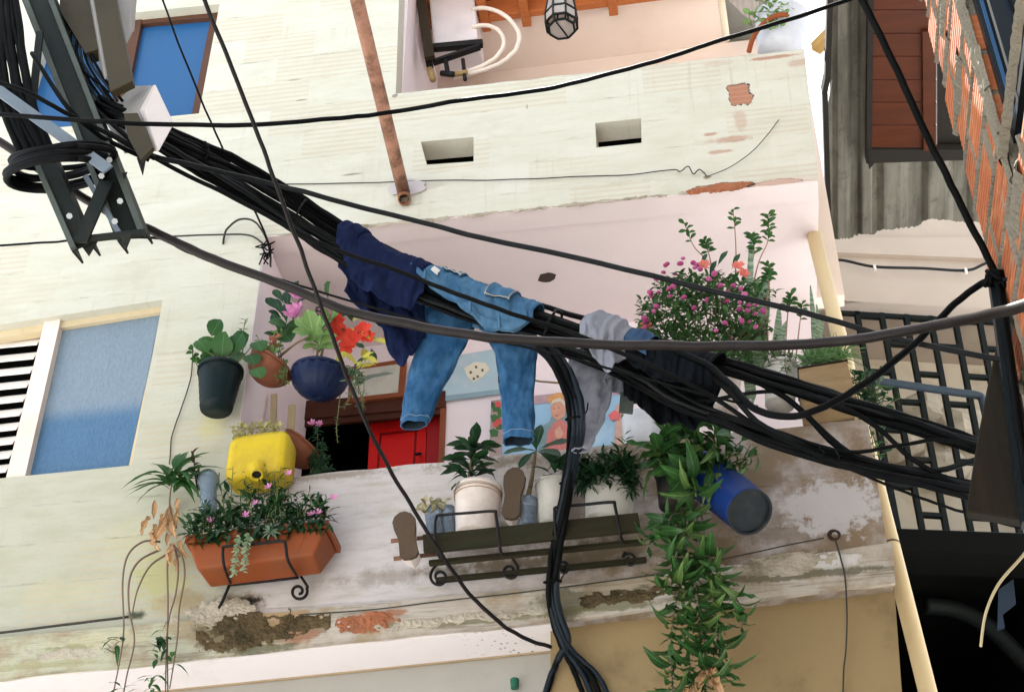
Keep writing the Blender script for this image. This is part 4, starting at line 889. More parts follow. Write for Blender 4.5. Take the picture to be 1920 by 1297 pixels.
FL_MAG = LEAF('magenta flower head', (.30, .03, .13), (.55, .14, .32), .8, .1)
FL_CORAL = LEAF('coral petal', (.60, .10, .08), (.72, .22, .16), .6, .25)
STEM = MAT('green brown stem', (.12, .13, .05), .7); STEMW = MAT('woody stem', (.20, .15, .09), .8); SOIL = MAT('dark soil', (.035, .025, .018), .95, bump=1, bs=40, bd=.02)
def snakemat():
    t = NT('snake plant leaf'); o = t.sep(t.objc()); w = t.noise(t.scale(t.objc(), (1, 26, 1)), 1.2, 4, .6)
    c = t.mix(t.sm(w, .42, .6), (.09, .16, .09), (.28, .36, .24)); e = t.sm(t.ma('ABSOLUTE', o[0]), .038, .043)
    return t.fin(t.mix(e, c, (.55, .50, .18)), .45)
G_SNAKE = snakemat()
def leafmesh(name, W, mat, droop=.25, fold=.25, tip=1.0, wide=.4, n=7, wave=0.012):
    """unit leaf along +Y; wide = where it is widest"""
    vs = []; fs = []
    for i in range(n+1):
        t = i/n
        w = W/2*(math.sin(math.pi*min(1, t**(math.log(.5)/math.log(wide))))**tip) if 0 < t < 1 else .004
        z = -droop*t*t; y = t*(1-.25*abs(droop)*t)
        wz = wave*math.sin(i*2.3+W*9); y = y if t in (0, 1) else y; dx = .10*W*math.sin(t*4.0+droop*5)*t
        vs += [(dx-w*(1+wave*4*math.sin(i*3.1)), y, z+fold*w+wz), (dx, y, z), (dx+w, y, z+fold*w-wz)]
    for i in range(n):
        for k in (0, 1): fs.append((i*3+k, i*3+k+1, (i+1)*3+k+1, (i+1)*3+k))
    me = bpy.data.meshes.new(name); me.from_pydata(vs, [], fs); me.materials.append(mat)
    me.polygons.foreach_set('use_smooth', [True]*len(fs)); return me
def spray(parent, meshes, stem, cnt, L, f0=.15, f1=1.0, ang=(40, 75), roll=20, name='leaf', droopz=-.2, Lend=.6, face=None):
    """leaves in a spiral along a stem polyline"""
    stem = [Vector(p) for p in stem]; seg = [(stem[i+1]-stem[i]).length for i in range(len(stem)-1)]; tot = sum(seg); ph = rnd(0, 6.28)
    for k in range(cnt):
        f = f0+(f1-f0)*(k+rnd(0, .6))/max(1, cnt); d = f*tot; i = 0
        while i < len(seg)-1 and d > seg[i]: d -= seg[i]; i += 1
        p = stem[i].lerp(stem[i+1], min(1, d/max(1e-6, seg[i]))); t = (stem[i+1]-stem[i]).normalized()
        u = t.orthogonal().normalized(); v = t.cross(u); a = ph+k*2.4+rnd(-.4, .4); out = u*math.cos(a)+v*math.sin(a)
        if out.y > .3: out.y *= -.6           # the wall is behind: leaves lean outwards
        an = R(rnd(*ang)); dr = t*math.cos(an)+out*math.sin(an)+Vector((0, 0, droopz)); l = rnd(*L)*(1-(1-Lend)*f)
        place(random.choice(meshes), name, parent, p, dr, t*math.sin(an)-out*math.cos(an)+Vector((rnd(-.3, .3), rnd(-.3, .3), rnd(-.3, .3)))+Vector((0, 0, .5)), (l, l, l))
def joined_leaves(mesh, specs):
    """many small leaves in one mesh; specs: (pos, dir, up, size)"""
    mb = MB(); base = [v.co.copy() for v in mesh.vertices]; faces = [tuple(p.vertices) for p in mesh.polygons]
    for pos, d, up, l in specs:
        y = Vector(d).normalized(); z = Vector(up); z = z-y*z.dot(y)
        z = z.normalized() if z.length > 1e-4 else y.orthogonal().normalized(); x = y.cross(z)
        mb.add([pos+(x*b.x+y*b.y+z*b.z)*l for b in base], faces)
    return mb
def stems(parent, curves, r, mat=STEM, name='stem'):
    for c in curves: MB().tube(c, [r*(1-.5*i/(len(c)-1)) for i in range(len(c))], 5).build(name, mat, parent, smooth=True)
def px_r(px, py, Y, w): return w*mpx(px, py, Y)
G_VINE2 = LEAF('older vine leaf', (0.02754, 0.07776, 0.01944), (0.1102, 0.1814, 0.04536), .55)
LV = [leafmesh('vine leaf d', .34, G_VINE2, .9, .5, .9, .4, 7, .05), leafmesh('vine leaf e', .26, G_VINE, -.2, .5, .9, .38, 7, .04), leafmesh('vine leaf a', .36, G_VINE, .75, .3, .75, .48), leafmesh('vine leaf b', .32, G_VINE, 1.0, .4, .75, .46, 7, .03), leafmesh('vine leaf c', .40, G_VINE, .5, .25, .75, .5, 7, .04)]
LE = [leafmesh('obovate leaf a', .34, G_DEEP, .3, .2, .8, .66), leafmesh('obovate leaf b', .30, G_DEEP, .5, .25, .8, .62)]
LR = [leafmesh('round leaf a', .95, G_MID, .25, .2, .55, .5, 8, .02), leafmesh('round leaf b', .85, G_MID, .45, .15, .55, .5, 8, .03)]
LN = [leafmesh('narrow leaf a', .14, G_DEEP, .35, .3, .8, .4, 5), leafmesh('narrow leaf b', .12, G_MID, .6, .3, .8, .4, 5)]
LP = [leafmesh('succulent leaf a', .55, G_PALE, -.15, .3, .6, .68, 7), leafmesh('succulent leaf b', .5, G_PALE, .1, .35, .6, .66, 7)]
LY = [leafmesh('yellow leaf', .36, G_YEL, .3, .2, .7, .45, 7, .03)]
LD = [leafmesh('purple leaf', .28, G_DARK, .35, .2, .9, .4)]
LS = [leafmesh('silver leaf', .22, G_SILV, .5, .3, .8, .35)]
LB = [leafmesh('dry leaf a', .34, G_DRY, .5, .7, .8, .5, 7, .06), leafmesh('dry leaf b', .28, G_DRY, .2, .9, .8, .5, 7, .08)]
LSM = leafmesh('tiny leaf', .5, G_SMALL, .2, .2, .8, .5, 3); LSD = leafmesh('tiny dark leaf', .26, G_SMALLD, .3, .2, .8, .45, 3)
LG = [leafmesh('striped leaf a', .30, G_MID, .55, .25, .9, .35), leafmesh('striped leaf b', .26, G_MID, .8, .25, .9, .35)]
PP = leafmesh('petal pink', .4, FL_PINK, -.25, .5, .7, .6, 5); PRD = leafmesh('petal red', .75, FL_RED, .1, .3, .6, .6, 5); PC = leafmesh('petal coral', .6, FL_CORAL, .2, .3, .6, .55, 5)
SNK = [leafmesh('sword leaf', .085, G_SNAKE, .0, .35, .35, .3, 10)]
def flower(parent, mesh, c, n, l, axis=(0, -1, .3), open_=60, name='petal', rings=1):
    ax = Vector(axis).normalized(); u = ax.orthogonal().normalized(); v = ax.cross(u)
    for r_ in range(rings):
        for k in range(n):
            a = 2*math.pi*(k+.5*r_)/n+rnd(-.15, .15); an = R(open_-22*r_+rnd(-8, 8)); out = u*math.cos(a)+v*math.sin(a)
            s = l*(1-.2*r_)*rnd(.9, 1.1); place(mesh, name, parent, c, ax*math.cos(an)+out*math.sin(an), ax*math.sin(an)-out*math.cos(an), (s, s, s))
# ------------------------------------------------------------------ pot materials
def PLAST(name, c, rough=.45, dirt=(.1, .08, .05), damt=.3): return MAT(name, c, rough, .12, 8, dirt=dirt, damt=damt, ds=6, bump=.08, bs=30)
TERRA = PLAST('terracotta plastic', (.23, .058, .018), .5); TERRAB = PLAST('brown terracotta', (.20, .065, .033), .5)
DGREEN = PLAST('dark green plastic', (.004, .012, .013), .45, (.05, .05, .04)); NAVY = PLAST('navy plastic', (.008, .016, .050), .45, (.03, .03, .04))
YELL = PLAST('yellow plastic', (.56, .41, .02), .5, (.38, .25, .05), .55); WHITEP = PLAST('white plastic bucket', (.72, .64, .58), .5, (.42, .32, .25), .45)
GREYP = PLAST('pale grey plastic', (.52, .50, .45), .55, (.25, .23, .18), .6); BLACKP = PLAST('black plastic', (.015, .015, .015), .5); BLUEP = PLAST('blue plastic', (.008, .030, .15), .45, (.02, .03, .08), .3)
IRON = MAT('black wrought iron', (.012, .011, .011), .5); MOSSW = MAT('mossy dark timber', (.024, .020, .010), .85, var=.5, vs=6, dirt=(.02, .025, .012), damt=.9, ds=4, bump=.5, bs=25, stretch=(1, 4, 6))
BOTTLE = NT('clear bluish plastic').fin((.45, .55, .66), .12, None, Transmission_Weight=.75, IOR=1.3)
def pot(name, label, top, bot, Y, rt, rb, mat, rim=.0, ribs=None, group=None, tiltY=0.0, lobes=0, lob=0.0, cat='pot', curve=None):
    """pot from the pixels of its mouth and base centre; rt, rb in photo pixels"""
    a, b = P(*bot, Y), P(*top, Y+tiltY); ax = b-a; h = ax.length; k = mpx(*top, Y); rt *= k; rb *= k
    o = thing(name, label, cat, a, group); mb = MB()
    if curve: prof = [(rt*c, h*t) for t, c in curve]
    else: prof = [(rb+(rt-rb)*t, h*t) for t in (0, .02, .25, .5, .75, .97, 1)]
    if ribs:
        pr = []
        for i in range(ribs*2+1):
            t = i/(ribs*2); pr.append(((rb+(rt-rb)*t)*(1.0 if i % 2 else .965), h*t))
        prof = pr
    top_r = prof[-1][0]
    inn = [(top_r*1.0, h), (top_r*.93, h*1.0), (top_r*.9, h*.86)]
    if rim: inn = [(top_r*(1+rim), h*.90), (top_r*(1+rim), h*1.0)]+[(top_r*.95, h*1.0), (top_r*.92, h*.86)]
    mb.lathe(prof+inn[0 if rim else 1:], a, ax, 32, lobes, lob); mb.build('body', mat, o, smooth=True)
    MB().lathe([(top_r*.915, h*.865), (.001, h*.875)], a, ax, 16, cap0=False).build('soil', SOIL, o)
    return o
# ---- hanging pots at the left of the balcony
p = pot('flower_pot', 'dark green ribbed pot hanging on the cream wall beside the balcony', (414, 694), (405, 768), -.14, 43, 30, DGREEN, .04, 6)
pt = thing('potted_plant', 'round leaved plant growing from the dark green hanging pot', 'plant', P(414, 694, -.14))
sc = []
for i in range(15):
    a = rnd(0, 6.28); r = rnd(5, 42); e = P(412+math.cos(a)*r*.95, 652+math.sin(a)*r*1.05, -.14+rnd(-.08, .06)); b0 = P(414+rnd(-8, 8), 698, -.14); c = cr([b0, b0.lerp(e, .6)+Vector((0, -.01, .02)), e], 4); sc.append(c)
    place(random.choice(LR), 'leaf', pt, e, Vector((rnd(-.7, .7), rnd(-.6, .1), rnd(-.2, .8))), Vector((rnd(-.4, .4), -1, rnd(-.3, .3))), (rnd(.075, .115),)*3)
for (ex, ey) in ((480, 640), (478, 690), (468, 665)):
    e = P(ex, ey, -.16); c = cr([P(430, 695, -.14), P(452, 672, -.16), e], 4); sc.append(c); place(LR[0], 'leaf', pt, e, (.4, -.3, -.7), (.2, -1, 0), (.085,)*3)
stems(pt, sc, .004)
for (bx, by, tx, ty, mesh, n, L) in ((372, 690, 358, 648, LR, 5, (.03, .045)), (455, 660, 460, 598, LN, 12, (.035, .055)), (392, 690, 366, 672, LR, 4, (.03, .05))):
    c = cr([P(bx, by, -.15), P((bx+tx)/2-2, (by+ty)/2, -.17), P(tx, ty, -.16)], 5); stems(pt, [c], .003); spray(pt, mesh, c, n, L, .3)
def bowl(name, label, c, Y, r, axis, mat, lobes, lob):
    k = mpx(*c, Y); r *= k; o = thing(name, label, 'pot', P(*c, Y)); b = P(*c, Y); ax = Vector(axis).normalized(); b = b-ax*r*.45
    prof = [(.001, 0)]+[(r*math.sin(R(t)), r*.95*(1-math.cos(R(t)))) for t in (14, 28, 42, 56, 70, 82, 90)]
    MB().lathe(prof, b, ax, 48, lobes, lob, cap0=False).build('body', mat, o, smooth=True, solid=.006)
    MB().lathe([(r*1.0, r*.93), (r*1.07, r*.94), (r*1.07, r*1.03), (r*.96, r*1.03)], b, ax, 40, cap0=False).build('rim', mat, o, smooth=True)
    MB().lathe([(r*.97, r*.9), (.001, r*.95)], b, ax, 24, cap0=False).build('soil', SOIL, o); o['r'] = 0; del o['r']
    return o, b+ax*r
b1_, m1 = bowl('hanging_bowl', 'upper terracotta bowl with ribs, hung tilted left of the balcony', (497, 700), -.04, 44, (.55, -.05, .85), TERRAB, 16, .05)
b2_, m2 = bowl('hanging_bowl', 'lower terracotta bowl half hidden behind the yellow jug', (552, 852), .10, 42, (.62, .0, .78), TERRAB, 16, .05)
b3_, m3 = bowl('hanging_bowl', 'navy blue scalloped bowl hanging at the balcony opening', (597, 724), -.02, 52, (.06, -.02, 1), NAVY, 18, .10)
# navy bowl planting: rosettes, foliage, pink, red and yellow blooms
pt = thing('potted_plant', 'pale green succulent rosettes rising from the navy hanging bowl', 'plant', P(597, 690, -.02)); sc = []
for (ex, ey, n, L, ox, oy) in ((588, 628, 9, (.10, .135), 520, 672), (600, 648, 7, (.08, .11), 590, 690), (505, 668, 5, (.05, .07), 520, 700), (620, 600, 6, (.06, .09), 600, 680)):
    c = P(ex, ey, -.1); st = cr([P(ox, oy, -.03), P((ox+ex)/2, (oy+ey)/2-6, -.09), c], 5); sc.append(st)
    for k in range(n):
        a = k*2.4; an = rnd(45, 95); out = Vector((math.cos(a), -.35+rnd(-.2, .1), math.sin(a)))
        place(random.choice(LP), 'leaf', pt, c, out*math.sin(R(an))+Vector((.1, -.5, .3))*math.cos(R(an)), Vector((0, -1, .2)), (rnd(*L),)*3)
stems(pt, sc, .008, STEMW)
pt = thing('potted_plant', 'broad dark leaves with pink and red blooms behind the succulent', 'plant', P(600, 690, .06))
for i in range(24):
    e = P(rnd(520, 640), rnd(560, 650), rnd(.02, .14)); place(random.choice(LR+LE), 'leaf', pt, e, (rnd(-.8, .8), rnd(-.6, 0), rnd(-.3, .9)), (rnd(-.3, .3), -1, rnd(0, .6)), (rnd(.08, .13),)*3)
for i in range(8):
    e = P(rnd(515, 560), rnd(555, 640), rnd(.0, .1)); place(LE[0], 'leaf', pt, e, (rnd(-.6, .3), -.3, rnd(.2, 1)), (0, -1, .2), (rnd(.1, .15),)*3)
for (x, y, l) in ((555, 596, .085), (622, 590, .075), (560, 562, .07), (612, 598, .06)): flower(pt, PP, P(x, y, -.06), 8, l, (rnd(-.3, .3), -1, .4), 62, 'petal', 2)
for (x, y, l) in ((640, 628, .06), (662, 640, .055), (682, 622, .055), (632, 604, .05), (652, 650, .05), (690, 632, .045)): flower(pt, PRD, P(x, y, -.05), 5, l, (rnd(-.4, .4), -1, rnd(-.2, .3)), 70)
for i in range(22):
    x, y = random.choice(((650, 612), (672, 655), (688, 665), (640, 600), (695, 640), (678, 680), (650, 670), (665, 690)))
    e = P(x+rnd(-14, 14), y+rnd(-14, 14), rnd(-.08, .02)); place(LY[0] if i % 3 else LE[0], 'leaf', pt, e, (rnd(-.3, .8), rnd(-.6, .0), rnd(-1, .5)), (rnd(-.4, .4), -1, .2), (rnd(.06, .11),)*3)
pt = thing('potted_plant', 'silver green trailing plant at the right of the navy bowl', 'plant', P(665, 720, 0)); sc = []
for i in range(9):
    c = cr([P(640, 690, -.02), P(660+rnd(-15, 20), 705+rnd(-15, 15), -.05), P(668+rnd(-25, 26), 735+rnd(-30, 40), -.06)], 4); sc.append(c); spray(pt, LS, c, 5, (.045, .075), .3)
c = cr([P(638, 740, -.03), P(634, 775, -.04), P(631, 800, -.04), P(633, 830, -.04)], 5); sc.append(c); spray(pt, LS, c, 12, (.02, .03), .45, 1, (40, 70))
stems(pt, sc, .003)
# planting of the upper bowl
pt = thing('potted_plant', 'small pinkish succulents in the upper tilted terracotta bowl', 'plant', m1); sc = []
for i in range(10):
    b0 = m1+Vector((rnd(-.05, .05), rnd(-.05, .03), 0)); e = P(rnd(478, 530), rnd(618, 652), rnd(-.1, 0)); c = cr([b0, b0.lerp(e, .5), e], 3); sc.append(c); spray(pt, LP if i % 3 else [PC], c, 6, (.03, .05), .5, 1, (50, 80))
for i in range(6):
    b0 = m1+Vector((.06, -.03, 0)); e = P(rnd(515, 540), rnd(700, 735), -.08); c = cr([b0, b0.lerp(e, .5)+Vector((.02, -.02, .01)), e], 3); sc.append(c); spray(pt, LP+LS, c, 6, (.03, .045), .3)
stems(pt, sc, .003)
# frond plant with pink flowers in the lower bowl
pt = thing('potted_plant', 'feathery plant with two pink flowers beside the dark doorway', 'plant', P(590, 880, .15)); sc = []; sp = []
for (tx, ty) in ((595, 795), (604, 830), (612, 860), (588, 850), (620, 880), (600, 890), (576, 830)):
    c = cr([P(582, 885, .12), P((582+tx)/2+6, (885+ty)/2, .08), P(tx, ty, .06)], 6); sc.append(c)
    for q_ in c[3:]:
        for j in range(6): sp.append((q_, Vector((rnd(-1, 1), rnd(-1, .3), rnd(-.6, .8))), Vector((0, -1, .3)), rnd(.02, .04)))
stems(pt, sc, .003); stuff(joined_leaves(LSD, sp).build('foliage', G_SMALLD, pt, fixn=False))
for x, y in ((586, 796), (600, 797)): flower(pt, PP, P(x, y, .04), 6, .028, (0, -1, .1), 60, 'petal', 2)
# ---- yellow jug used as a planter
jg = thing('yellow_jug', 'yellow plastic jug cut open as planter, spout towards the alley', 'jug', P(490, 900, -.12))
c0 = P(490, 868, -.1); mb = MB(); k = mpx(490, 868, -.1)
def jugf(u, v):
    x = (u-.5)*112*k; e = 1-.0*abs(u-.5); rr = 1-.16*max(0, (abs(u-.5)-.33)/.17)**2; a = 2*math.pi*v; n_ = 8
    cy, cz = math.cos(a+.15), math.sin(a+.15); s_ = (abs(cy)**n_+abs(cz)**n_)**(-1/n_)
    rib = 1-.035*(1 if .16 < u < .2 or .8 < u < .84 else 0)
    return c0+Vector((x, cy*s_*.085*rr*rib, cz*s_*.115*rr*rib+ x*.05))
mb.grid(jugf, 22, 32, True)
for u in (0, 1):
    mb.add([jugf(u, j/32) for j in range(32)], [tuple(range(32))])
mb.build('body', YELL, jg, smooth=True, weld=True)
s0 = P(482, 884, -.18); s1 = P(481, 896, -.22); mb = MB(); mb.lathe([(.05, -.012), (.03, .006), (.025, .014), (.025, .034), (.03, .036), (.03, .044), (.021, .044), (.02, .02)], s0, (s1-s0), 20, cap0=False); mb.build('spout', YELL, jg, smooth=True)
MB().lathe([(.021, .026), (.001, .027)], s0, (s1-s0), 16, cap0=False).build('spout_inside', BLACKP, jg)
pt = thing('potted_plant', 'low yellowish sedum on top of the yellow jug', 'plant', P(480, 832, -.1)); sp = []
for i in range(260):
    x = rnd(438, 528); q_ = P(x, rnd(800, 834)-6*math.sin((x-438)/28), rnd(-.17, -.03)); sp.append((q_, Vector((rnd(-1, 1), rnd(-1, .5), rnd(-.3, 1))), Vector((0, -1, .5)), rnd(.018, .034)))
stuff(joined_leaves(leafmesh('sedum leaf', .55, LEAF('sedum', (.22, .20, .06), (.42, .38, .16), .6, .2, True), .1, .2, .7, .55, 3), sp).build('foliage', bpy.data.materials['sedum'], pt, fixn=False))
# ------------------------------------------------------------------ terracotta trough on the lower parapet
tp = thing('trough_planter', 'long terracotta coloured trough planter hung on the parapet', 'planter', P(490, 1080, -.12))
ft = [P(347, 1003, -.27), P(616, 973, -.27)]; fb_ = [P(369, 1067, -.24), P(588, 1040, -.24)]
kb = ft[0]+Vector((0, .22, 0)), ft[1]+Vector((0, .22, 0)); bb = fb_[0]+Vector((0.01, .16, 0)), fb_[1]+Vector((-.01, .16, 0))
mb = MB(); rim_h = Vector((0, 0, -.035)); ins = .012
mb.hexa([fb_[0], fb_[1], bb[1], bb[0]], [ft[0]+rim_h+Vector((ins, ins, 0)), ft[1]+rim_h+Vector((-ins, ins, 0)), kb[1]+rim_h+Vector((-ins, -ins, 0)), kb[0]+rim_h+Vector((ins, -ins, 0))]); mb.build('body', TERRA, tp, bevel=.012)
mb = MB(); dn = Vector((0, 0, -.034))
o_ = [ft[0], ft[1], kb[1], kb[0]]; i_ = [ft[0]+Vector((.018, .018, 0)), ft[1]+Vector((-.018, .018, 0)), kb[1]+Vector((-.018, -.018, 0)), kb[0]+Vector((.018, -.018, 0))]
mb.prism([o_, i_[::-1]], dn); mb.build('rim', TERRA, tp, fixn=True, bevel=.004)
mb = MB(); mb.prism([[v+Vector((0, 0, -.02)) for v in i_]], (0, 0, -.012)); mb.build('soil', SOIL, tp, fixn=True)
for f in (.36, .80):
    q0 = ft[0].lerp(ft[1], f); q1 = fb_[0].lerp(fb_[1], f); mb = MB(); mb.prism([[q0+rim_h+Vector((-.035, -.002+ins, 0)), q0+rim_h+Vector((.035, -.002+ins, 0)), q1+Vector((.03, -.004, .02)), q1+Vector((-.03, -.004, .02))]], (0, .006, 0)); mb.build('panel', TERRA, tp, fixn=True, bevel=.002)
def ironwork(label, polylines, r=.0065):
    o = thing('iron_bracket', label, 'bracket', P(polylines[0][0][0], polylines[0][0][1], polylines[0][0][2]), 'scrolled iron brackets')
    for pl_ in polylines: MB().tube(cr(pw(pl_), 5), r, 6).build('rod', IRON, o, smooth=True)
    return o
def scroll(x, y, Y, s, r=18, turn=1.35, a0=0, yy=-.05):
    out = []
    for i in range(15):
        t = i/14; a = a0+s*t*2*math.pi*turn; rr = r*(1-.72*t); out.append((x+math.cos(a)*rr, y+math.sin(a)*rr, yy))
    return out
ironwork('black iron bracket holding the terracotta trough', [[(432, 1092, -.10), (420, 1060, -.28), (418, 1030, -.285), (424, 1024, -.285), (480, 1019, -.285), (528, 1014, -.285), (535, 1020, -.285), (540, 1050, -.28), (556, 1078, -.12)], [(432, 1096, -.05), (490, 1090, -.06), (560, 1082, -.06)], [(432, 1092, -.05), (420, 1120, -.04), (410, 1140, -.03)], [(564, 1080, -.05), (576, 1098, -.05)]+scroll(560, 1108, 0, 1, 17, 1.3, -.4)])
# planting
tf = thing('trough_foliage', 'dense low green foliage covering the soil of the trough', 'plant', P(490, 1000, -.18)); sp = []
for i in range(620):
    f = rnd(0, 1); hh = abs(random.gauss(0, 22))*(.6+.8*math.sin(math.pi*f)); lip = rnd(0, 1) < .3
    sp.append((P(354+258*f+rnd(-6, 6), 1002-29*f-(hh if not lip else rnd(-12, 4)), rnd(-.25, -.09) if not lip else -.275), Vector((rnd(-1, 1), rnd(-1, .3), rnd(-.6, 1) if not lip else rnd(-1, .2))), Vector((rnd(-.4, .4), -.6, 1)), rnd(.04, .075)))
stuff(joined_leaves(leafmesh('trough leaf', .36, G_SMALLD, .3, .25, .8, .45, 4), sp).build('foliage', G_SMALLD, tf, fixn=False))
pt = thing('potted_plant', 'leafy flowering plants filling the terracotta trough', 'plant', P(490, 1000, -.18)); sc = []
for i in range(44):
    f = rnd(.02, .98); bx = 355+255*f; by = 1000-29*f; h = rnd(25, 110)*(1.1 if .25 < f < .75 else .6); lx = rnd(-14, 14)
    c = cr([P(bx, by, -.2), P(bx+lx*.4, by-h*.5, -.21+rnd(-.04, .04)), P(bx+lx, by-h, -.2+rnd(-.08, .06))], 4); sc.append(c); spray(pt, LN if i % 3 else LE, c, rnd(6, 10).__int__(), (.045, .075), .2, 1, (35, 75))
for i in range(26):
    f = rnd(.0, 1); e = P(352+262*f, 1000-30*f+rnd(-6, 12), -.27+rnd(-.02, .05)); place(random.choice(LE+LN), 'leaf', pt, e, (rnd(-.7, .7), -.8, rnd(-.8, .3)), (0, -.4, 1), (rnd(.04, .065),)*3)
stems(pt, sc, .003)
for (x, y) in ((505, 915), (395, 978), (460, 968), (585, 965), (598, 963), (540, 890), (625, 935), (478, 945)): flower(pt, PP, P(x, y, -.24), 6, .026, (rnd(-.3, .3), -1, .3), 65)
for (x, y) in ((470, 995), (452, 1000), (462, 985)):
    tail = P(x, y, -.285); c = cr([tail, tail+Vector((.0, -.02, -.06)), tail+Vector((-.004, -.015, -.16-.02*(x % 3)))], 9); spray(pt, [leafmesh('bead leaf', .7, LEAF('donkey tail', (.22, .34, .20), (.40, .52, .34), .6, .15), -.1, .6, .5, .5, 4)], c, 34, (.026, .032), .1, 1, (45, 70), Lend=.9, droopz=0) if y != 985 else None
pale = thing('potted_plant', 'small silvery rosette hanging over the trough rim', 'plant', P(508, 1000, -.3)); flower(pale, LS[0], P(508, 996, -.29), 9, .05, (.1, -1, .2), 70, 'leaf', 2); stems(pale, [cr([P(512, 972, -.24), P(514, 982, -.28), P(508, 996, -.29)], 3)], .004)
# ------------------------------------------------------------------ hanging plant and bottle at the left of the trough
pt = thing('hanging_plant', 'striped leaved plant with dry leaves and long bare runners on the left wall', 'plant', P(320, 1000, -.12)); sc = []
crown = P(322, 905, -.14)
for i in range(20):
    a = rnd(-2.9, -.2) if i < 14 else rnd(.2, 2.9); out = Vector((math.cos(a)*1.0, rnd(-.7, .0), -math.sin(a)*.6)); place(random.choice(LG), 'leaf', pt, crown+Vector((rnd(-.03, .03), rnd(-.02, .02), rnd(-.05, .05))), out+Vector((0, 0, .35)), (0, -.5, 1), (rnd(.14, .23),)*3)
for i in range(6): place(LG[0], 'leaf', pt, P(336+rnd(-8, 8), 880, -.13), (rnd(-.25, .3), rnd(-.3, .1), 1), (0, -1, .3), (rnd(.1, .16),)*3)
for i in range(22):
    e = P(rnd(282, 345), rnd(930, 1040), rnd(-.16, -.04)); place(random.choice(LB), 'dry_leaf', pt, e, (rnd(-.5, .3), rnd(-.4, .2), -1), (rnd(-1, 1), -1, 0), (rnd(.05, .12),)*3)
sc.append(cr([P(330, 990, -.08), P(318, 950, -.1), P(322, 905, -.14)], 4))
RUN = [[(300, 1015, -.1), (268, 1015, -.14), (240, 1040, -.16), (230, 1090, -.15), (232, 1180, -.14), (224, 1240, -.14), (208, 1320, -.14)],
       [(300, 1030, -.1), (262, 1050, -.14), (243, 1085, -.14), (242, 1140, -.13), (252, 1200, -.13), (238, 1265, -.13), (228, 1320, -.13)],
       [(310, 1040, -.1), (280, 1062, -.12), (258, 1105, -.12), (248, 1150, -.12)],
       [(318, 1030, -.1), (314, 1060, -.12), (315, 1130, -.12), (314, 1210, -.12), (315, 1320, -.12)],
       [(320, 1020, -.1), (340, 1040, -.14), (346, 1080, -.14), (336, 1140, -.13), (332, 1200, -.13), (318, 1290, -.13)],
       [(326, 1020, -.1), (334, 1060, -.13), (330, 1110, -.13), (314, 1180, -.13), (310, 1330, -.13)]]
stems(pt, [cr(pw(q_), 7) for q_ in RUN]+sc, .0055, MAT('bare runner', (.17, .12, .09), .8), 'runner')
for (x, y, n) in ((308, 1195, 8), (300, 1235, 8), (285, 1280, 9), (215, 1215, 6), (222, 1200, 4), (232, 1295, 5), (325, 1240, 4)):
    for k in range(n): place(random.choice(LG+LE), 'leaf', pt, P(x+rnd(-6, 6), y+rnd(-14, 14), -.13), (rnd(-.8, .8), rnd(-.6, 0), rnd(-.3, .8)), (0, -.6, 1), (rnd(.05, .085),)*3)
pt = thing('potted_plant', 'dark purple leaved sprig above the pale blue bottle', 'plant', P(372, 870, -.12)); c = cr([P(372, 930, -.13), P(366, 890, -.14), P(362, 846, -.15)], 5); stems(pt, [c], .005, MAT('dark stem', (.04, .03, .025), .7)); spray(pt, LD, c, 14, (.06, .09), .35, 1, (50, 80))
bt = thing('plastic_bottle', 'pale blue ribbed bottle hanging left above the trough', 'bottle', P(390, 960, -.14)); a, b = P(392, 966, -.12), P(390, 885, -.12); h = (b-a).length; k = mpx(388, 920, -.15)
MB().lathe([(16*k*(1 if i % 2 else .9), h*(.02+.55*i/9)) for i in range(10)]+[(20*k, h*.7), (21*k, h*.85), (15*k, h*.97), (4*k, h)], a, b-a, 20, cap1=True).build('body', BOTTLE, bt, smooth=True, solid=.002)
# ------------------------------------------------------------------ timber shelf with its pots
sh = thing('plant_shelf', 'mossy dark timber shelf trough on the parapet', 'shelf', P(990, 1030, -.12))
L0, L1 = P(792, 1001, -.3), P(1196, 960, -.3); dwn = P(794, 1038, -.3)-L0; bk_ = Vector((0, .26, 0))
MB().hexa([L0, L1, L1+Vector((0, .022, 0)), L0+Vector((0, .022, 0))], [L0+dwn*.9, L1+dwn*.9, L1+dwn*.9+Vector((0, .022, 0)), L0+dwn*.9+Vector((0, .022, 0))]).build('front_board', MOSSW, sh, bevel=.003)
q0, q1 = L0+dwn*.86+Vector((0, .024, 0)), L1+dwn*.86+Vector((0, .024, 0))
for i in range(2):
    a_, b_ = q0+bk_*(.30+.55*i), q1+bk_*(.30+.55*i); w_ = bk_*.10; MB().hexa([a_, b_, b_+w_, a_+w_], [v+Vector((0, 0, .02)) for v in (a_, b_, b_+w_, a_+w_)]).build('floor_board', MOSSW, sh, bevel=.003)
rod = MAT('rusty bar', (.16, .08, .05), .8)
for (x, y) in ((733, 1014), (738, 1047)): MB().tube([P(x, y, -.24), P(820, y-9, -.2)], .009, 6).build('support_rod', rod, sh, smooth=True)
ironwork('black scrolled iron bracket under the white bucket', [[(832, 1050, -.1), (822, 1040, -.3), (816, 1000, -.325), (818, 970, -.325), (830, 965, -.325), (880, 961, -.325), (925, 958, -.325), (930, 966, -.325), (938, 1030, -.32), (946, 1040, -.1)], [(830, 1051, -.05), (890, 1046, -.05), (954, 1038, -.05)], [(826, 1050, -.05), (812, 1066, -.05)]+scroll(824, 1081, 0, -1, 17, 1.3, 3.3), [(954, 1036, -.05), (970, 1060, -.05)]+scroll(956, 1070, 0, 1, 16, 1.3, -.4)])
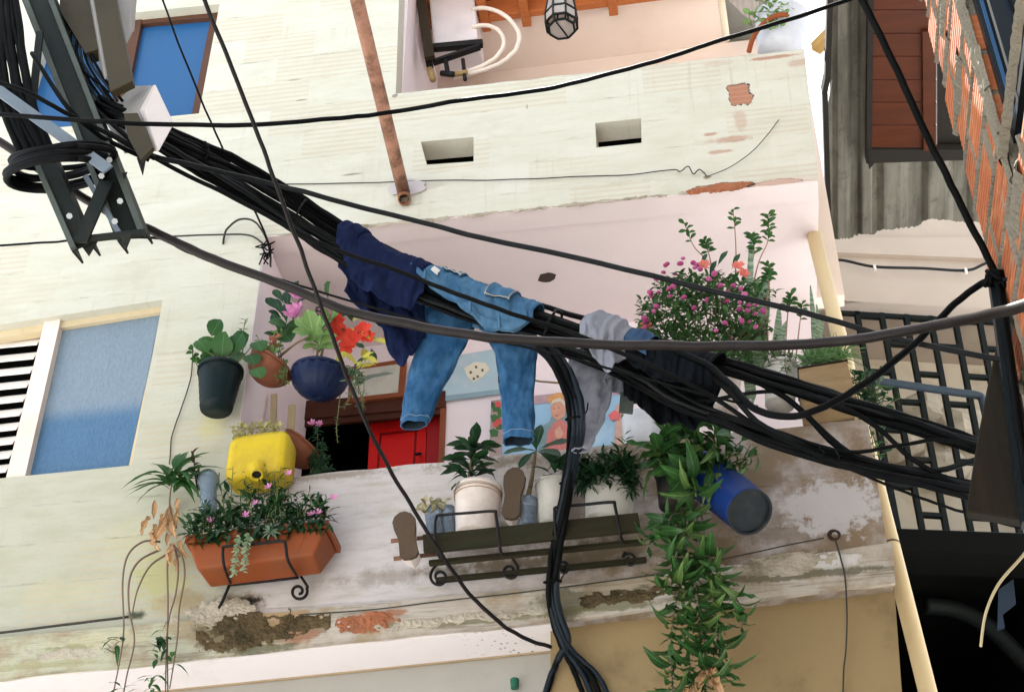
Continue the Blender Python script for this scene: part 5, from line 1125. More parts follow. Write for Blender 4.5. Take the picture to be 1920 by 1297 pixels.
ironwork('black scrolled iron bracket under the bushy right pots', [[(1060, 1030, -.1), (1044, 1010, -.3), (1040, 960, -.325), (1046, 950, -.325), (1100, 945, -.325), (1148, 941, -.325), (1153, 948, -.325), (1164, 1005, -.32), (1172, 1020, -.1)], [(1050, 1032, -.05), (1110, 1026, -.05), (1175, 1018, -.05)], [(1044, 1050, -.05)]+scroll(1056, 1065, 0, 1, 13, 1.2, 3.6), [(1172, 1035, -.05)]+scroll(1180, 1050, 0, 1, 14, 1.2, 3.6)])
bk1 = pot('bucket_pot', 'white plastic bucket with brown stained rim on the shelf', (897, 918, ), (892, 1004), -.17, 44, 37, WHITEP, .05, cat='bucket')
for t in (.80, .87): 
    a, b = P(892, 1004, -.17), P(897, 918, -.17); h = (b-a).length; MB().lathe([(44.4*mpx(897, 918, -.17)*.985, h*t), (45.2*mpx(897, 918, -.17), h*(t+.008)), (44.4*mpx(897, 918, -.17)*.985, h*(t+.016))], a, b-a, 32, cap0=False).build('rim_ring', MAT('brown ring stain', (.35, .22, .14), .7), bk1)
pt = thing('potted_plant', 'thick stemmed plant with whorled leaves in the white bucket', 'plant', P(893, 920, -.17)); c = cr([P(884, 920, -.17), P(882, 885, -.18), P(890, 842, -.18)], 6); stems(pt, [c], .016, STEMW)
spray(pt, LE, c, 30, (.10, .15), .15, 1, (55, 85), Lend=.95); spray(pt, LE, c, 9, (.11, .15), .9, 1, (25, 60), Lend=1)
def bottle(label, a, b, Y, w):
    o = thing('plastic_bottle', label, 'bottle', P(*a, Y)); A_, B_ = P(*a, Y), P(*b, Y); h = (B_-A_).length; k = mpx(*a, Y)*w
    MB().lathe([(k*(1 if i % 2 else .9), h*(.0+.6*i/11)) for i in range(12)]+[(k*1.02, h*.7), (k, h*.95)], A_, B_-A_, 22).build('body', BOTTLE, o, smooth=True, solid=.002)
    MB().lathe([(k*.86, h*.03), (k*.86, h*.6), (.001, h*.62)], A_, B_-A_, 14).build('soil', SOIL, o)
bottle('clear ribbed bottle with tiny plant left of the white bucket', (818, 1008), (812, 952), -.18, 17); bottle('second clear ribbed bottle touching the white bucket', (842, 1004), (838, 950), -.16, 14); bottle('clear bluish bottle between the upright shoe and grey pot', (988, 986), (990, 934), -.2, 18)
pt = thing('potted_plant', 'tiny variegated plant in the clear bottle', 'plant', P(812, 955, -.18)); sp = [(P(rnd(792, 835), rnd(938, 966), rnd(-.22, -.14)), Vector((rnd(-1, 1), rnd(-1, .3), rnd(-.3, 1))), Vector((0, -1, .5)), rnd(.025, .045)) for i in range(60)]
stuff(joined_leaves(leafmesh('variegated leaf', .55, LEAF('variegated', (.16, .16, .05), (.50, .42, .25), .6, .2, True), .1, .2, .7, .55, 3), sp).build('foliage', bpy.data.materials['variegated'], pt, fixn=False))
pt = thing('potted_plant', 'spiny stemmed plant with few large leaves in the bluish bottle', 'plant', P(990, 940, -.2)); c = cr([P(988, 940, -.2), P(996, 900, -.2), P(1004, 846, -.2)], 6); stems(pt, [c], .013, STEMW); 
for (dx, dz, l) in ((-.9, .1, .15), (-.5, -.5, .13), (.15, 1, .14), (.9, .25, .17), (.75, -.6, .22), (-.2, .7, .1), (.4, -.2, .15)): place(LE[0], 'leaf', pt, P(1006, 845, -.2), (dx, -.35, dz), (0, -1, .6), (l*1.0, l, l))
for i in range(18): place(LSM, 'thorn', pt, c[i % len(c)], (rnd(-1, 1), -1, rnd(-.3, .3)), (0, 0, 1), (.012, .02, .012))
pot('flower_pot', 'pale grey pot behind the drop cables on the shelf', (1038, 906), (1036, 988), -.17, 34, 27, GREYP, .03); pot('flower_pot', 'wide pale pot under the bushy plant on the shelf', (1145, 915), (1140, 980), -.17, 48, 42, GREYP, .02)
pt = thing('potted_plant', 'dense bushy dark plant over the right end of the shelf', 'plant', P(1140, 915, -.17)); sc = []; sp = []
for i in range(64):
    bx = rnd(1085, 1190); h = rnd(20, 75); lx = rnd(-30, 26); c = cr([P(bx, 918, -.17+rnd(-.06, .06)), P(bx+lx*.5, 918-h*.6, -.2+rnd(-.08, .08)), P(bx+lx, 920-h+rnd(0, 26), -.22+rnd(-.1, .1))], 4); sc.append(c)
    for q_ in c[1:]:
        for j in range(5): sp.append((q_, Vector((rnd(-1, 1), rnd(-1, .4), rnd(-.6, .9))), Vector((rnd(-.3, .3), -.6, 1)), rnd(.04, .07)))
for c in sc[:24]: stems(pt, [c], .0025)
stuff(joined_leaves(leafmesh('bush leaf', .22, G_SMALLD, .35, .25, .8, .4, 4), sp).build('foliage', G_SMALLD, pt, fixn=False))
spray(pt, LN, cr([P(1165, 890, -.2), P(1170, 860, -.22), P(1172, 812, -.22)], 4), 10, (.06, .09), .4)
pt = thing('potted_plant', 'broad leaves drooping over the pale grey pot', 'plant', P(1038, 906, -.17))
for i in range(13): place(random.choice(LE), 'leaf', pt, P(1038+rnd(-16, 20), 895+rnd(-16, 10), -.2), (rnd(-1, 1), rnd(-.7, 0), rnd(-.4, .8)), (0, -.6, 1), (rnd(.08, .13),)*3)
# shoes standing sole outwards
SOLE = MAT('brown shoe sole', (.085, .06, .04), .8, bump=.6, bs=70, bd=.008); UPPER = MAT('white shoe leather', (.66, .58, .54), .5, dirt=(.4, .3, .25), damt=.4)
def shoe(label, heel, toe, Y, w):
    o = thing('shoe', label, 'shoe', P(*heel, Y)); A_, B_ = P(*heel, Y), P(*toe, Y-.03); ax = B_-A_; L = ax.length; d = ax.normalized(); s = d.cross(Vector((0, 1, 0))).normalized(); s = -s if s.x < 0 else s; nn = s.cross(d); nn = nn if nn.y < 0 else -nn; k = mpx(*heel, Y)*w
    out = [(.0, .0), (.02, .55), (.10, .82), (.3, .74), (.45, .72), (.65, .95), (.82, 1.0), (.93, .75), (1.0, .25)]
    loop = [A_+d*(L*t)+s*(k*x) for t, x in out]+[A_+d*(L*t)-s*(k*x) for t, x in reversed(out)]
    MB().prism([loop], -nn*-.022).build('sole', SOLE, o, fixn=True, bevel=.004)
    mb = MB()
    def fn(u, v):
        t = u; x = 0
        for (t0, x0), (t1, x1) in zip(out, out[1:]):
            if t0 <= t <= t1: x = x0+(x1-x0)*(t-t0)/(t1-t0)
        hgt = (.095 if t < .4 else .095-.06*(t-.4)/.5) if t < .9 else .035*(1-(t-.9)*7); a = math.pi*v
        return A_+d*(L*t)+s*(math.cos(a)*k*x*.97*(1 if v else 1))-nn*(math.sin(a)**.7*max(.005, hgt))
    mb.grid(fn, 20, 12); mb.build('upper', UPPER, o, smooth=True)
    q_ = A_+d*(L*.88)+nn*.012; MB().bar(q_-s*(k*.7)-nn*.03, q_+s*(k*.7)-nn*.03, .02, .03, up=nn).build('toe_cap', UPPER, o, bevel=.006)
shoe('worn white shoe hung sole outwards at the left shelf end', (770, 1050), (756, 963), -.28, 22); shoe('worn white shoe propped upright beside the white bucket', (958, 976), (968, 880), -.24, 21)
# ------------------------------------------------------------------ vine, black pot and blue bucket at the right
pot('flower_pot', 'black plastic pot carrying the tall climbing plant', (1262, 886), (1262, 950), -.2, 34, 26, BLACKP, .04)
bbk = pot('bucket_pot', 'blue plastic bucket tilted outwards on the parapet', (1322, 890), (1404, 958), -.34, 48, 44, BLUEP, .03, cat='bucket', tiltY=.22)
a = P(1404, 958, -.34); ax = (P(1322, 890, -.12)-a).normalized(); kk = mpx(1404, 958, -.34)
MB().lathe([(44.5*kk, .0), (45.5*kk, -.004), (45.5*kk, -.014), (41*kk, -.014), (40*kk, -.003), (.001, -.003)], a, ax, 32, cap0=False).build('base_rim', PLAST('dark blue grey base', (.015, .02, .024), .6), bbk, smooth=False)
pt = thing('potted_plant', 'leafy plant spilling from the tilted blue bucket', 'plant', P(1330, 880, -.2)); sc = []
for (x, y) in ((1360, 800), (1395, 822), (1425, 850), (1340, 790), (1380, 850), (1330, 870), (1410, 870)):
    c = cr([P(1325, 895, -.2), P((1325+x)/2+5, (895+y)/2-8, -.26), P(x, y, -.28)], 5); sc.append(c); spray(pt, LV, c, 9, (.09, .14), .3, 1, (40, 75))
stems(pt, sc, .005)
for i in range(6): place(random.choice(LY+LV+LB), 'leaf', pt, P(1335+rnd(-15, 30), 890+rnd(-8, 30), -.32), (rnd(-.6, .5), -.6, -.8), (0, -1, .3), (rnd(.07, .12),)*3)
pt = thing('climbing_plant', 'tall leafy plant climbing up to the cables from the black pot', 'plant', P(1262, 900, -.2)); sc = []
for (pts) in ([(1262, 890, -.2), (1290, 850, -.26), (1305, 800, -.3), (1292, 755, -.32)], [(1262, 890, -.2), (1280, 870, -.28), (1300, 900, -.34), (1305, 930, -.36)], [(1265, 890, -.2), (1250, 850, -.26), (1260, 805, -.28)], [(1270, 880, -.22), (1320, 840, -.3), (1370, 820, -.32)], [(1265, 890, -.22), (1240, 868, -.3), (1232, 830, -.3)]):
    c = cr(pw(pts), 6); sc.append(c); spray(pt, LV, c, 17, (.10, .20), .1, 1, (45, 85), Lend=.8)
stems(pt, sc, .008, MAT('green stalk', (.16, .22, .05), .6))
pt = thing('hanging_vine', 'long leafy vine hanging down the tan wall from the black pot', 'plant', P(1300, 1290, -.2)); sc = []
HV = [[(1300, 935, -.2), (1296, 985, -.24), (1260, 985, -.28), (1230, 1000, -.28), (1212, 1035, -.27)], [(1305, 940, -.2), (1310, 1010, -.25), (1300, 1090, -.26), (1290, 1180, -.26), (1300, 1320, -.26)], [(1310, 940, -.2), (1325, 1020, -.24), (1335, 1100, -.25), (1345, 1190, -.26), (1360, 1270, -.26)],
      [(1298, 940, -.2), (1286, 1030, -.26), (1270, 1110, -.26), (1258, 1200, -.26), (1262, 1300, -.26)], [(1304, 950, -.22), (1280, 1000, -.3), (1262, 1060, -.3), (1240, 1110, -.28)], [(1308, 1000, -.22), (1350, 1080, -.27), (1385, 1130, -.27), (1392, 1180, -.27)], [(1300, 1060, -.24), (1310, 1150, -.29), (1325, 1230, -.29), (1320, 1330, -.29)], [(1290, 960, -.2), (1262, 965, -.26), (1255, 975, -.3)]]
for i, q_ in enumerate(HV):
    c = cr(pw(q_), 7); sc.append(c); spray(pt, LV, c, (24, 54, 50, 52, 30, 32, 48, 16)[i], (.06, .15), .15 if i in (0, 4, 7) else .30, 1, (40, 100), Lend=.85, droopz=-.55)
stems(pt, sc, .006, MAT('grey vine stem', (.22, .19, .15), .8))
for i in range(9): place(random.choice(LB), 'dry_leaf', pt, P(rnd(1285, 1345), rnd(1215, 1300), -.3), (rnd(-.6, .6), -.5, -1), (0, -1, .2), (rnd(.08, .13),)*3)
# ------------------------------------------------------------------ flowers on the right end of the balcony
YQ = .05
p1_ = pot('flower_pot', 'white pot with brown rim lines below the magenta flower bush', (1362, 690), (1358, 770), YQ, 30, 26, WHITEP, .04); pot('flower_pot', 'grey white pot tapering at the foot right of the bush', (1466, 688), (1462, 760), -.02, 32, 27, GREYP, .03)
pt = thing('flower_bush', 'bushy plant with many round magenta flower heads', 'plant', P(1360, 690, YQ)); sp = []; sc = []
for i in range(560):
    while True:
        x, y = rnd(1198, 1452), rnd(520, 700)
        if ((x-1330)/130)**2+((y-612)/98)**2 < .9+.9*mnoise.noise(Vector((x*.022, y*.022, 3))): break
    q_ = P(x, y, YQ+rnd(-.22, .2))
    for j in range(6): sp.append((q_+Vector((rnd(-.03, .03), rnd(-.03, .03), rnd(-.03, .03))), Vector((rnd(-1, 1), rnd(-1, .6), rnd(-.4, 1))), Vector((rnd(-.4, .4), -.5, 1)), rnd(.03, .055)))
stuff(joined_leaves(leafmesh('bush leaf b', .45, G_SMALL, .3, .25, .8, .45, 3), sp).build('foliage', G_SMALL, pt, fixn=False))
for i in range(26):
    a = rnd(-1, 1); c = cr([P(1355+a*12, 690, YQ), P(1335+a*60, 640, YQ-.05), P(1330+a*115, 560+abs(a)*40, YQ-.08)], 4); sc.append(c)
stems(pt, sc, .004)
gm = MB(); gm.lathe([(.001, 0), (.5, .08), (.9, .35), (1, .7), (.85, 1.1), (.5, 1.38), (.001, 1.5)], (0, 0, 0), (0, 0, 1), 9, 9, .12, cap0=False); gme = gm.build('flower_head', FL_MAG, pt, smooth=False); hm = gme.data; bpy.data.objects.remove(gme)
hm.transform(Matrix.Translation(ORG[pt.name]))
heads = [(1254, 497), (1280, 487), (1277, 500), (1300, 495), (1308, 500), (1312, 508), (1232, 527), (1222, 556), (1218, 550), (1235, 552), (1258, 545), (1266, 535), (1302, 505), (1336, 520), (1330, 527), (1340, 517), (1345, 538), (1352, 538), (1375, 540), (1390, 543), (1368, 546), (1395, 555), (1388, 568), (1300, 580), (1328, 562), (1330, 566), (1258, 560), (1284, 560), (1225, 585), (1230, 580), (1210, 605), (1216, 612), (1362, 570), (1386, 580), (1405, 575), (1418, 575), (1430, 585), (1415, 590), (1402, 606), (1420, 615), (1386, 605), (1355, 610), (1262, 540), (1312, 545), (1248, 500), (1370, 633), (1345, 625), (1300, 655), (1205, 600), (1208, 620), (1195, 632), (1265, 515), (1245, 515), (1400, 585)]
for x, y in heads: place(hm, 'flower_head', pt, P(x+rnd(-2, 2), y+rnd(-2, 2), YQ-.2+rnd(-.04, .03)), (rnd(-.3, .3), rnd(-.3, .3), rnd(-.3, .3)+.01), (rnd(-.4, .4), rnd(-.6, 0), 1), (rnd(.010, .016),)*3)
pt = thing('flowering_plant', 'coral flowers with broad leaves behind the magenta bush', 'plant', P(1370, 690, .2))
for (x, y) in ((1320, 498), (1385, 500), (1394, 515), (1212, 612), (1206, 622)): flower(pt, PC, P(x, y, -.05), 6, .036, (rnd(-.3, .3), -1, .1), 60)
for (x, y) in ((1335, 505), (1372, 505), (1315, 498), (1330, 520), (1390, 535), (1345, 500)): place(LE[0], 'leaf', pt, P(x, y, 0), (rnd(-.6, .6), -.4, rnd(0, .9)), (0, -1, .4), (rnd(.07, .11),)*3)
pt = thing('tall_sprigs', 'tall thin stems with leafy tips above the right flowers', 'plant', P(1400, 690, .1)); sc = []
for (pts, n) in (([(1370, 545, .08), (1322, 485, .06), (1300, 460, .05), (1283, 418, .05)], 9), ([(1350, 540, .08), (1335, 500, .05), (1330, 480, .03), (1322, 452, .03)], 16), ([(1378, 540, .1), (1380, 480, .08), (1378, 430, .07), (1374, 392, .07)], 8), ([(1400, 600, .1), (1420, 500, .08), (1440, 450, .05), (1440, 402, .05)], 24), ([(1405, 590, .1), (1410, 500, .08), (1414, 470, .05), (1410, 438, .05)], 20), ([(1440, 640, .05), (1436, 580, .0), (1442, 530, -.02), (1440, 495, -.02)], 22), ([(1470, 690, 0), (1474, 630, -.05), (1478, 580, -.05), (1484, 552, -.05)], 24), ([(1490, 690, 0), (1498, 620, -.05), (1504, 570, -.05)], 14)):
    c = cr(pw(pts), 6); sc.append(c); spray(pt, [leafmesh('sprig leaf', .5, G_MID, .2, .2, .7, .6, 4)], c, n, (.04, .06), .72, 1, (45, 80), Lend=.8)
stems(pt, sc, .004, MAT('reddish thin stem', (.28, .17, .11), .7))
pt = thing('snake_plant', 'tall mottled sword leaves standing between the right pots', 'plant', P(1430, 700, .06))
for (bx, by, tx, ty, w) in ((1398, 700, 1410, 442, .9), (1420, 700, 1440, 510, 1.3), (1432, 700, 1428, 540, 1.1), (1450, 690, 1462, 575, .9), (1505, 690, 1545, 600, 1.0), (1530, 690, 1520, 535, .6), (1536, 690, 1532, 570, .6), (1410, 760, 1396, 610, 1.2), (1440, 720, 1476, 600, .9)):
    a, b = P(bx, by, .06+rnd(-.05, .05)), P(tx, ty, .05); l = (b-a).length; place(SNK[0], 'sword_leaf', pt, a, b-a, (rnd(-.4, .4), -1, 0), (.52*w, l, .52*w))
pt = thing('potted_plant', 'feathery green plant in the grey white tapering pot', 'plant', P(1466, 690, -.02)); sc = []
for i in range(16):
    c = cr([P(1466+rnd(-16, 16), 692, -.02), P(1466+rnd(-30, 30), 665+rnd(-15, 20), -.06), P(1466+rnd(-45, 45), 668+rnd(-40, 50), -.1)], 4); sc.append(c); spray(pt, LN, c, 9, (.04, .07), .2)
stems(pt, sc, .003)
# wooden box planter with grass
bx = thing('box_planter', 'weathered wooden box planter on the right end of the parapet', 'planter', P(1552, 740, -.1)); WBX = MAT('weathered box timber', (.27, .19, .10), .85, var=.35, dirt=(.14, .06, .03), damt=.6, ds=4, bump=.4, bs=30, stretch=(1, 3, 6))
A4 = [P(1497, 692, -.2), P(1588, 677, -.2), P(1603, 733, -.2), P(1506, 747, -.2)]
MB().prism([A4], (0, .02, 0)).build('front_board', WBX, bx, fixn=False, bevel=.003)
MB().hexa([v+Vector((0, .022, 0)) for v in A4], [v+Vector((0, .24, 0)) for v in A4]).build('box', WBX, bx)
MB().prism([[A4[0]+Vector((-.004, -.003, .003)), A4[1]+Vector((.004, -.003, .003)), A4[1]+Vector((.004, .24, .003)), A4[0]+Vector((-.004, .24, .003))]], (0, 0, .006)).build('soil', SOIL, bx, fixn=True)
pt = thing('grass_tuft', 'fine green grass tuft growing in the wooden box planter', 'grass', P(1550, 690, -.12)); sp = []
for i in range(330):
    x = rnd(1515, 1585); sp.append((P(x, 686-(x-1500)*.16, rnd(-.2, -.02)), Vector((rnd(-.8, .8), rnd(-.8, .2), rnd(-.2, 1))), Vector((0, -1, .4)), rnd(.06, .14)))
stuff(joined_leaves(leafmesh('blade', .07, LEAF('grass blade', (0.0306, 0.096, 0.018), (0.1122, 0.216, 0.06), .5, .3, True), .5, .3, .6, .3, 4), sp).build('blades', bpy.data.materials['grass blade'], pt, fixn=False))
pt = thing('trailing_plant', 'trailing leafy plant beside the box planter before the grille', 'plant', P(1630, 720, .1)); sc = []; sp = []
for i in range(20):
    x0, y0 = rnd(1600, 1640), rnd(690, 740); c = cr([P(x0, y0, .1), P(x0+rnd(-5, 30), y0+rnd(0, 30), .06), P(x0+rnd(-10, 40), y0+rnd(20, 90), .05)], 4); sc.append(c); spray(pt, LE+LN, c, 8, (.05, .08), .1)
    
stems(pt, sc, .003)
for (ex, ey) in ((1665, 800), (1690, 745), (1640, 860), (1660, 900)):
    c = cr([P(1630, 800, .08), P((1630+ex)/2, (800+ey)/2-10, .05), P(ex, ey, .04)], 4); stems(pt, [c], .003); spray(pt, LE+LN, c, 9, (.05, .09), .3)
# ------------------------------------------------------------------ laundry on the cable bundle
def CLOTH(name, c, c2, rough=.9, scale=9, weave=260):
    t = NT(name); p = t.pos(); n = t.noise(p, scale, 6, .6)
    v_ = t.noise(t.scale(p, (1, 1, .35)), 38, 5, .7); col = t.mix(t.sm(t.ma('ADD', t.ma('MULTIPLY', n, .65), t.ma('MULTIPLY', v_, .35)), .34, .66), c, c2)
    return t.fin(col, rough, t.bump(t.ma('ADD', t.ma('MULTIPLY', t.noise(p, weave, 2), .5), t.noise(p, 22, 5, .65)), .4, .008), Specular_IOR_Level=.06)
DENIM = CLOTH('blue denim', (.013, .058, .135), (.048, .13, .25)); DENIM_L = CLOTH('faded blue denim', (.035, .10, .19), (.095, .20, .31))
NAVYC = CLOTH('navy cotton', (.006, .010, .035), (.011, .018, .056)); GREYC = CLOTH('grey cotton', (.17, .18, .21), (.25, .26, .30)); BLKC = CLOTH('black cotton', (.003, .004, .005), (.007, .009, .012)); STITCH = MAT('pale stitching', (.5, .42, .3), .8)
INSIDE = CLOTH('dark inside of denim', (.012, .02, .03), (.03, .045, .06))
def bundle_at(x):
    """centre of the cable bundle at a photo column"""
    for (a, b), (A_, B_) in zip(zip(BP, BP[1:]), zip(BUNDLE_C, BUNDLE_C[1:])):
        if a[0] <= x <= b[0]: f = (x-a[0])/(b[0]-a[0]); return A_.lerp(B_, f), a[3]+(b[3]-a[3])*f
    return BUNDLE_C[-1], 40
def drape(o, name, mat, x0, x1, Lf, Lb, Rk=1.08, nu=46, nv=56, folds=.012, seed=1, flare=.0, tail=None, solid=.004):
    """cloth laid over the bundle between two photo columns; Lf, Lb: hanging lengths front and back as functions of u"""
    A_, _ = bundle_at(x0); B_, _ = bundle_at(x1); ax = (B_-A_).normalized()
    side = ax.cross(Vector((0, 0, 1))).normalized(); side = side if side.y < 0 else -side; up = side.cross(ax); up = up if up.z > 0 else -up
    def fn(u, v):
        c, hw = bundle_at(x0+(x1-x0)*u); rad = hw*mpx(900, 560, -.76)*Rk*.92
        lf, lb = Lf(u), Lb(u); arc = math.pi*rad; tot = lf+arc+lb; s = v*tot
        if s < lf: d = lf-s; p = side*(rad+.012*d/.2)+Vector((0, 0, -1))*d; nrm = side
        elif s < lf+arc: a = (s-lf)/rad; p = side*(math.cos(a)*rad)+up*(math.sin(a)*rad); nrm = side*math.cos(a)+up*math.sin(a); d = 0
        else: d = s-lf-arc; p = -side*(rad-.02*d)+Vector((0, 0, -1))*d; nrm = side
        q = Vector((u*(x1-x0)*.011+seed, d*2.2 if d else 0, seed*3 + (0 if s < lf+arc else 4)))
        f = folds*(1+5*min(.35, d))*(mnoise.noise(q*2.2)+.6*mnoise.noise(q*5.1)+.3*mnoise.noise(q*11)+.7*(.4-abs(mnoise.noise(Vector((q.x*6+q.y*2, q.y*1.6, q.z))))))
        along = ax*(flare*d*(u-.5)+.012*mnoise.noise(q*3.3+Vector((9, 9, 9))))
        return c+p+nrm*f+along
    mb = MB(); mb.grid(fn, nu, nv); ob = mb.build(name, mat, o, smooth=True, fixn=False, solid=solid); return ob, fn
def pl_fn(pts):
    def f(u):
        for (a, b), (c, d) in zip(pts, pts[1:]):
            if u <= c: t = (u-a)/(c-a); t = t*t*(3-2*t); return b+(d-b)*t
        return pts[-1][1]
    return f
ts = thing('t_shirt', 'navy blue t-shirt slung over the cable bundle', 'shirt', bundle_at(715)[0])
drape(ts, 'shirt_body', NAVYC, 655, 795, pl_fn([(0, .16), (.15, .24), (.5, .27), (.8, .25), (1, .14)]), pl_fn([(0, .20), (.2, .25), (.45, .28), (.62, .40), (.72, .43), (.82, .36), (1, .22)]), 1.22, folds=.016, seed=2, flare=.15)
drape(ts, 'sleeve', NAVYC, 636, 672, pl_fn([(0, .10), (.5, .16), (1, .14)]), pl_fn([(0, .08), (1, .16)]), 1.32, nu=16, nv=36, folds=.02, seed=5)
jn = thing('jeans', 'blue denim jeans folded over the bundle with both legs hanging', 'jeans', bundle_at(890)[0])
wb, wfn = drape(jn, 'seat', DENIM_L, 776, 1004, pl_fn([(0, .03), (.25, .09), (.5, .155), (.62, .19), (.8, .16), (1, .05)]), pl_fn([(0, .06), (1, .08)]), 1.2, nu=70, folds=.015, seed=8, solid=.006)
# waistband along the front hem, pockets, belt loops
wbm = MB()
for (v0, v1) in ((0.0, .10),): wbm.grid(lambda u, v: wfn(u, v0+(v1-v0)*v)+Vector((0, -.010, .002)), 60, 4)
wbm.build('waistband', DENIM_L, jn, smooth=True, fixn=False, solid=.006)
for (u0, u1, a0, a1) in ((.20, .38, .34, .66), (.60, .80, .30, .62)):
    pm = MB(); pm.grid(lambda u, v: wfn(u0+(u1-u0)*u, a0+(a1-a0)*(v+.12*(1-abs(u-.5)*2)*(1-v)))+Vector((0, -.014, .004)), 14, 14); pm.build('pocket', DENIM_L, jn, smooth=True, fixn=False, solid=.007)
    sm_ = MB()
    for uu in (.04, .96): sm_.tube([wfn(u0+(u1-u0)*uu, a0+(a1-a0)*t/8)+Vector((0, -.02, .005)) for t in range(9)], .0018, 4)
    for tt in (.06, .94): sm_.tube([wfn(u0+(u1-u0)*t/8, a0+(a1-a0)*tt)+Vector((0, -.02, .005)) for t in range(9)], .0018, 4)
    stuff(sm_.build('pocket_stitching', STITCH, jn))
for u in (.12, .5, .72, .93):
    pm = MB(); pm.tube([wfn(u, v)+Vector((0, -.016, 0)) for v in (.01, .05, .1, .14)], .007, 5); pm.build('belt_loop', DENIM_L, jn, smooth=True)
pm = MB(); pm.grid(lambda u, v: wfn(.155+.06*u, .2+.07*v)+Vector((0, -.014, .003)), 4, 3); pm.build('brand_patch', MAT('pale patch', (.6, .58, .55), .7), jn, fixn=False, solid=.003)
def leg(o, name, mat, rows, Y0, Y1, seed, inside=None, dep=.034, fold=.010):
    """trouser leg: rows of (centre x, y, half width) in photo pixels, from top to hem"""
    mb = MB(); n = len(rows); N = 56
    def fn(u, v):
        t = u*(n-1); i = min(int(t), n-2); f = t-i; a, b = rows[i], rows[i+1]; f2 = f*f*(3-2*f); x, y, w = [a[k]+(b[k]-a[k])*(f if k < 2 else f2) for k in range(3)]
        Y = Y0+(Y1-Y0)*u; c = P(x, y, Y); k = mpx(x, y, Y); an = -2*math.pi*v; q = Vector((math.cos(an)*1.4, math.sin(an)*1.4, u*5+seed))
        q2 = Vector((math.cos(an)*1.1+u*1.5, math.sin(an)*2, u*5.5+seed)); rg_ = (.35-abs(mnoise.noise(q2)))*1.3+(.3-abs(mnoise.noise(q2*2.1)))*.7
        fl = 1+fold*9*mnoise.noise(q)+fold*5*mnoise.noise(q*2.3); dy = -.017*rg_*(1-u**5)
        return c+Vector((math.cos(an)*w*k*fl, (abs(math.sin(an))**.75)*(1 if math.sin(an) > 0 else -1)*dep*fl*(.8+.2*u)+dy, .012*mnoise.noise(q*1.3)-.02*math.sin(an)*u*0))
    mb.grid(fn, 70, N, True); ob = mb.build(name, mat if not inside else [mat, inside], o, smooth=True, fixn=False, solid=.005)
    if inside: m = ob.modifiers['thickness']; m.offset = -1; m.material_offset = 1
    return fn
f1_ = leg(jn, 'leg', DENIM, [(852, 545, 58), (846, 585, 57), (834, 630, 51), (816, 680, 45), (794, 737, 36), (783, 776, 30), (776, 796, 26)], -.64, -.70, 3, INSIDE)
f2_ = leg(jn, 'leg', DENIM, [(945, 590, 50), (955, 625, 46), (967, 660, 38), (970, 710, 34), (972, 760, 31), (972, 800, 29), (972, 826, 29)], -.64, -.68, 7, INSIDE)
for f_ in (f1_, f2_):
    mb = MB(); mb.tube([f_(u/30, .51)+Vector((-.002, -.002, 0)) for u in range(31)], .0016, 4); mb.tube([f_(.93, v/40)+Vector((0, 0, 0)) for v in range(41)], .003, 4); stuff(mb.build('stitching', MAT('blue stitching', (.12, .19, .28), .8), jn, smooth=True))
gp = thing('grey_trousers', 'light grey trousers crumpled over the bundle beside the drop cables', 'trousers', bundle_at(1120)[0])
drape(gp, 'waist', GREYC, 1090, 1172, pl_fn([(0, .06), (.3, .16), (.6, .22), (1, .12)]), pl_fn([(0, .1), (1, .12)]), 1.35, nu=34, nv=48, folds=.03, seed=12)
leg(gp, 'leg', GREYC, [(1112, 655, 44), (1110, 700, 44), (1106, 745, 42), (1100, 790, 34), (1092, 825, 24), (1088, 845, 16)], -.60, -.62, 15, None, .018, .014)
bg_ = thing('black_shorts', 'black garment bunched on the bundle above the climbing plant', 'shorts', bundle_at(1245)[0])
drape(bg_, 'body', BLKC, 1165, 1335, pl_fn([(0, .10), (.4, .14), (1, .09)]), pl_fn([(0, .15), (.3, .18), (.7, .16), (1, .06)]), 1.12, nu=54, folds=.022, seed=21)
drape(bg_, 'cuff', CLOTH('dark blue cuff', (.03, .06, .12), (.05, .10, .18)), 1172, 1215, pl_fn([(0, .03), (1, .06)]), lambda u: .04, 1.22, nu=16, nv=24, folds=.015, seed=25)
pm = MB(); pm.prism([[P(1163, 735, -.62), P(1190, 728, -.62), P(1186, 775, -.62), P(1160, 772, -.62)]], (0, .01, 0)); pm.build('pocket', CLOTH('dark grey green panel', (.05, .06, .055), (.08, .09, .08)), bg_, fixn=True, bevel=.003)
# ------------------------------------------------------------------ things on the balcony back wall
BROWN = MAT('dark brown door timber', (.07, .022, .012), .55, var=.4, stretch=(1, 1, 5)); BROWN_L = MAT('reddish brown frame timber', (.24, .07, .03), .5, var=.3)
dr_ = part_empty('door', bld, None)
def on_wall(pts, off, th, name, mat, parent, Y=None): return MB().prism([[P(a, b, (YB if Y is None else Y)-off) for a, b in pts]], (0, th, 0)).build(name, mat, parent, fixn=False)
on_wall([(560, 752), (835, 732), (834, 762), (556, 786)], .03, .03, 'lintel', BROWN, dr_); on_wall([(556, 786), (834, 762), (833, 775), (552, 800)], .015, .02, 'lintel', BROWN, dr_)
on_wall([(826, 760), (836, 759), (828, 960), (818, 960)], .02, .04, 'jamb', BROWN_L, dr_)
on_wall([(520, 770), (540, 768), (520, 960), (500, 960)], .02, .04, 'jamb', MAT('cream door jamb', (.45, .36, .22), .6), dr_)
on_wall([(694, 793), (800, 783), (795, 960), (685, 960)], -.10, .03, 'leaf', MAT('red painted door', (.72, .014, .012), .45, var=.12), dr_)
on_wall([(801, 790), (826, 770), (820, 960), (796, 960)], -.06, .03, 'leaf', MAT('dark red door edge', (.34, .012, .014), .45), dr_)
